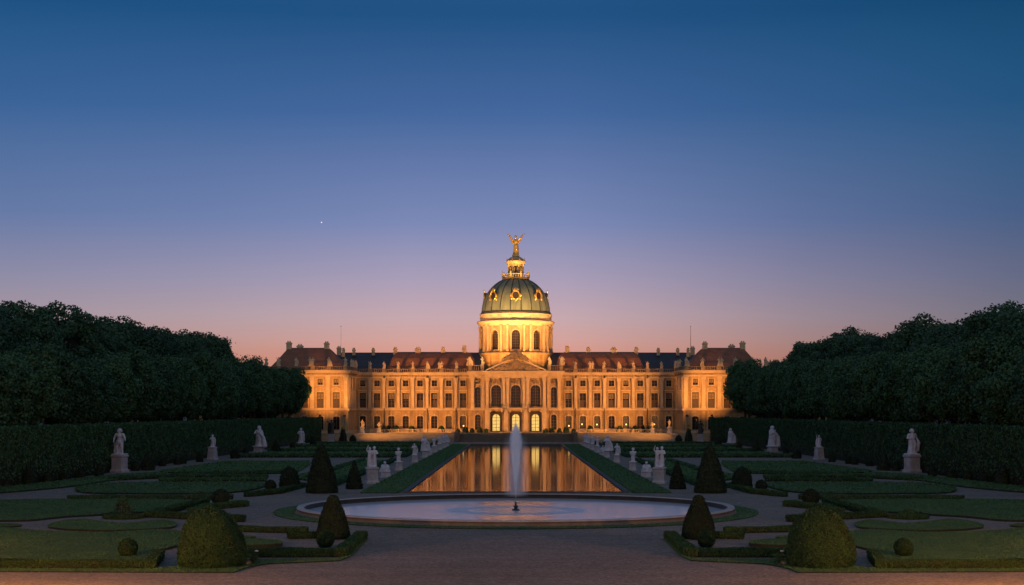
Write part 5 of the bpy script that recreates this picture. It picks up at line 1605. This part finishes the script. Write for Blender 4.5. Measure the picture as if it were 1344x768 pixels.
# small rose bush with a white flower beside a pale stone
for s in (-1, 1):
    x, y = P(332, 742); x *= -s
    t = empty('rose_bush', (x, y, .06))
    rng = np.random.default_rng(3)
    c = np.column_stack([rng.normal(0, .13, 260), rng.normal(0, .13, 260), rng.uniform(.08, .5, 260)])
    link('leaves', leafy('leaves', None, c, rng.normal(0, 1, (260, 3)), np.full(260, .07), rng, [None, M['hedge']], .5), t)
    mb = MB()
    for k in range(5): mb.tube((0, 0, -.05), (.12*math.cos(k*1.3), .12*math.sin(k*1.3), .45), .014, .008, 5)
    mb.tube((.05, 0, .4), (.16, -.02, .62), .012, .008, 5); mb.build('stem', M['bark'], t)
    mb = MB()
    for k in range(6): mb.ell((.17+.05*math.cos(k*1.05), -.02+.05*math.sin(k*1.05), .64), .05, .05, .03, 8, 5)
    mb.build('flower', M['petal'], t)
    tag(t, 'small rose bush with one white flower at the %s edge of the gravel court' % SIDE[s], 'rose bush', 'small rose bushes')
    mb = MB(); mb.ell((0, 0, .1), .26, .15, .13, 12, 8)
    me = sculpt(mb, 'stone', .04, M['rock'], 0)
    for v in me.vertices: v.co += v.normal*(.03*math.sin(v.co.x*17+v.co.z*23)+.02*math.sin(v.co.y*31))
    tag(link('garden_stone', me, None, (x+s*.28*(1 if s > 0 else 1), y-.03, .02)), 'pale rough stone lying beside the little rose bush on the %s' % SIDE[s], 'stone', 'pale stones by the rose bushes')

# evening star
mb = MB(); mb.ell((0, 0, 0), 1.6, 1.6, 1.6)
DS = 4000.0
tag(mb.build('evening_star', emit('starlight', (1, .93, .85), 1.0), None, ((422-677)/F*DS, DS, EYE+(540-292)/F*DS)), 'single tiny bright star in the dusk sky left of the dome', 'star')

# ------------------------------------------------------------------ floodlights and lamps
def aim(o, target):
    d = Vector(target)-o.location
    o.rotation_euler = d.to_track_quat('-Z', 'Y').to_euler()

def floodlight(x, y, z, target, power, half, blend, label, size=.35, color=WARM):
    t = empty('floodlight', (x, y, z))
    d = Vector(target)-Vector((x, y, z)); q = d.to_track_quat('-Z', 'Y')
    mb = MB(); mb.box(-.28, .28, -.2, .2, -.02, .22); h = mb.build('housing', M['iron'], t, (0, 0, .35)); h.rotation_mode = 'QUATERNION'; h.rotation_quaternion = q
    mb = MB(); mb.add([(-.24, -.16, -.03), (.24, -.16, -.03), (.24, .16, -.03), (-.24, .16, -.03)], [(0, 3, 2, 1)]); mb.build('lens', M['lampglow'], h)
    mb = MB(); mb.box(-.3, -.26, -.05, .05, 0, .45); mb.box(.26, .3, -.05, .05, 0, .45); mb.box(-.3, .3, -.05, .05, 0, .04); mb.build('bracket', M['iron'], t)
    L = bpy.data.lights.new('floodlight_beam', 'SPOT'); L.energy = power; L.color = color; L.spot_size = 2*R(half); L.spot_blend = blend; L.shadow_soft_size = size
    lo = bpy.data.objects.new('floodlight_beam', L); col.objects.link(lo); lo.parent = t
    lo.location = d.normalized()*.45+Vector((0, 0, .4)); lo.rotation_euler = q.to_euler()
    if 3 < z < 10:
        pass
    if 3 < z < 10:
        mb = MB(); mb.lathe([(.12, -z), (.12, -z+.3), (.05, -z+.4), (.045, 0)], 8); mb.build('mast', M['iron'], t)
    tag(t, label, 'floodlight', 'floodlights aimed at the palace')
for s in (-1, 1):
    sd = SIDE[s]
    floodlight(s*46.4, 361.5, 6.2, (s*12.0, 400, 14.0), P_WING, 34, 1.0, 'floodlight on a mast by the %s hedge end, washing the palace wing' % sd)
    floodlight(s*38.0, 338.0, 6.2, (s*47.6, 381, 12.5), P_PAV, 10.8, .9, 'floodlight on a mast in the far parterre, aimed at the %s corner wing' % sd)
    floodlight(s*19.0, 366.0, .0, (s*.5, 412, 44), P_TOWER, 13, 1.0, 'floodlight at the foot of the steps, aimed at the dome from the %s' % sd, color=(1, .55, .2))
    floodlight(s*3.6, 397.4, 17.9, (s*2.6, 404.5, 28.5), P_ROOF, 50, 1.0, 'small floodlight behind the pediment lighting the drum, %s of its middle' % sd, .15, color=(1, .43, .11))
    floodlight(s*9.0, 398.6, 17.9, (s*5.5, 406.0, 29.0), P_ROOF*1.2, 50, 1.0, 'small floodlight behind the corner parapet lighting the drum from the %s' % sd, .15, color=(1, .43, .11))

def lamp_post(x, y, label, power=None):
    t = empty('lamp_post', (x, y, 0))
    mb = MB(); mb.lathe([(.22, 0), (.22, .3), (.1, .5), (.07, 1), (.055, 4.2), (.12, 4.3), (.16, 4.4)], 12); mb.build('post', M['iron'], t)
    mb = MB(); mb.ell((0, 0, 4.72), .07, .07, .1); mb.build('bulb', M['lampglow'], t)
    mb = MB()
    for k in range(4): a = PI/4+k*PI/2; mb.tube((.12*math.cos(a), .12*math.sin(a), 4.38), (.2*math.cos(a), .2*math.sin(a), 5.02), .012, .012, 4)
    mb.build('lantern_cage', M['iron'], t)
    mb = MB(); mb.lathe([(.2, 5.0), (.14, 5.1), (.03, 5.25)], 12); mb.build('cap', M['iron'], t)
    L = bpy.data.lights.new('lamp_light', 'POINT'); L.energy = power or P_POST; L.color = (1, .37, .08); L.shadow_soft_size = .12
    lo = bpy.data.objects.new('lamp_light', L); col.objects.link(lo); lo.parent = t; lo.location = (0, -.0, 4.72)
    tag(t, label, 'lamp post', 'lamp posts of the gravel court')
for s in (-1, 1):
    lamp_post(s*33.5, 84.0, 'iron lamp post with a glowing lantern beside the outermost lawn, %s side' % SIDE[s], P_POST*.08)
    lamp_post(s*24.5, 57.5, 'iron lamp post with a glowing lantern at the %s front corner of the court' % SIDE[s])
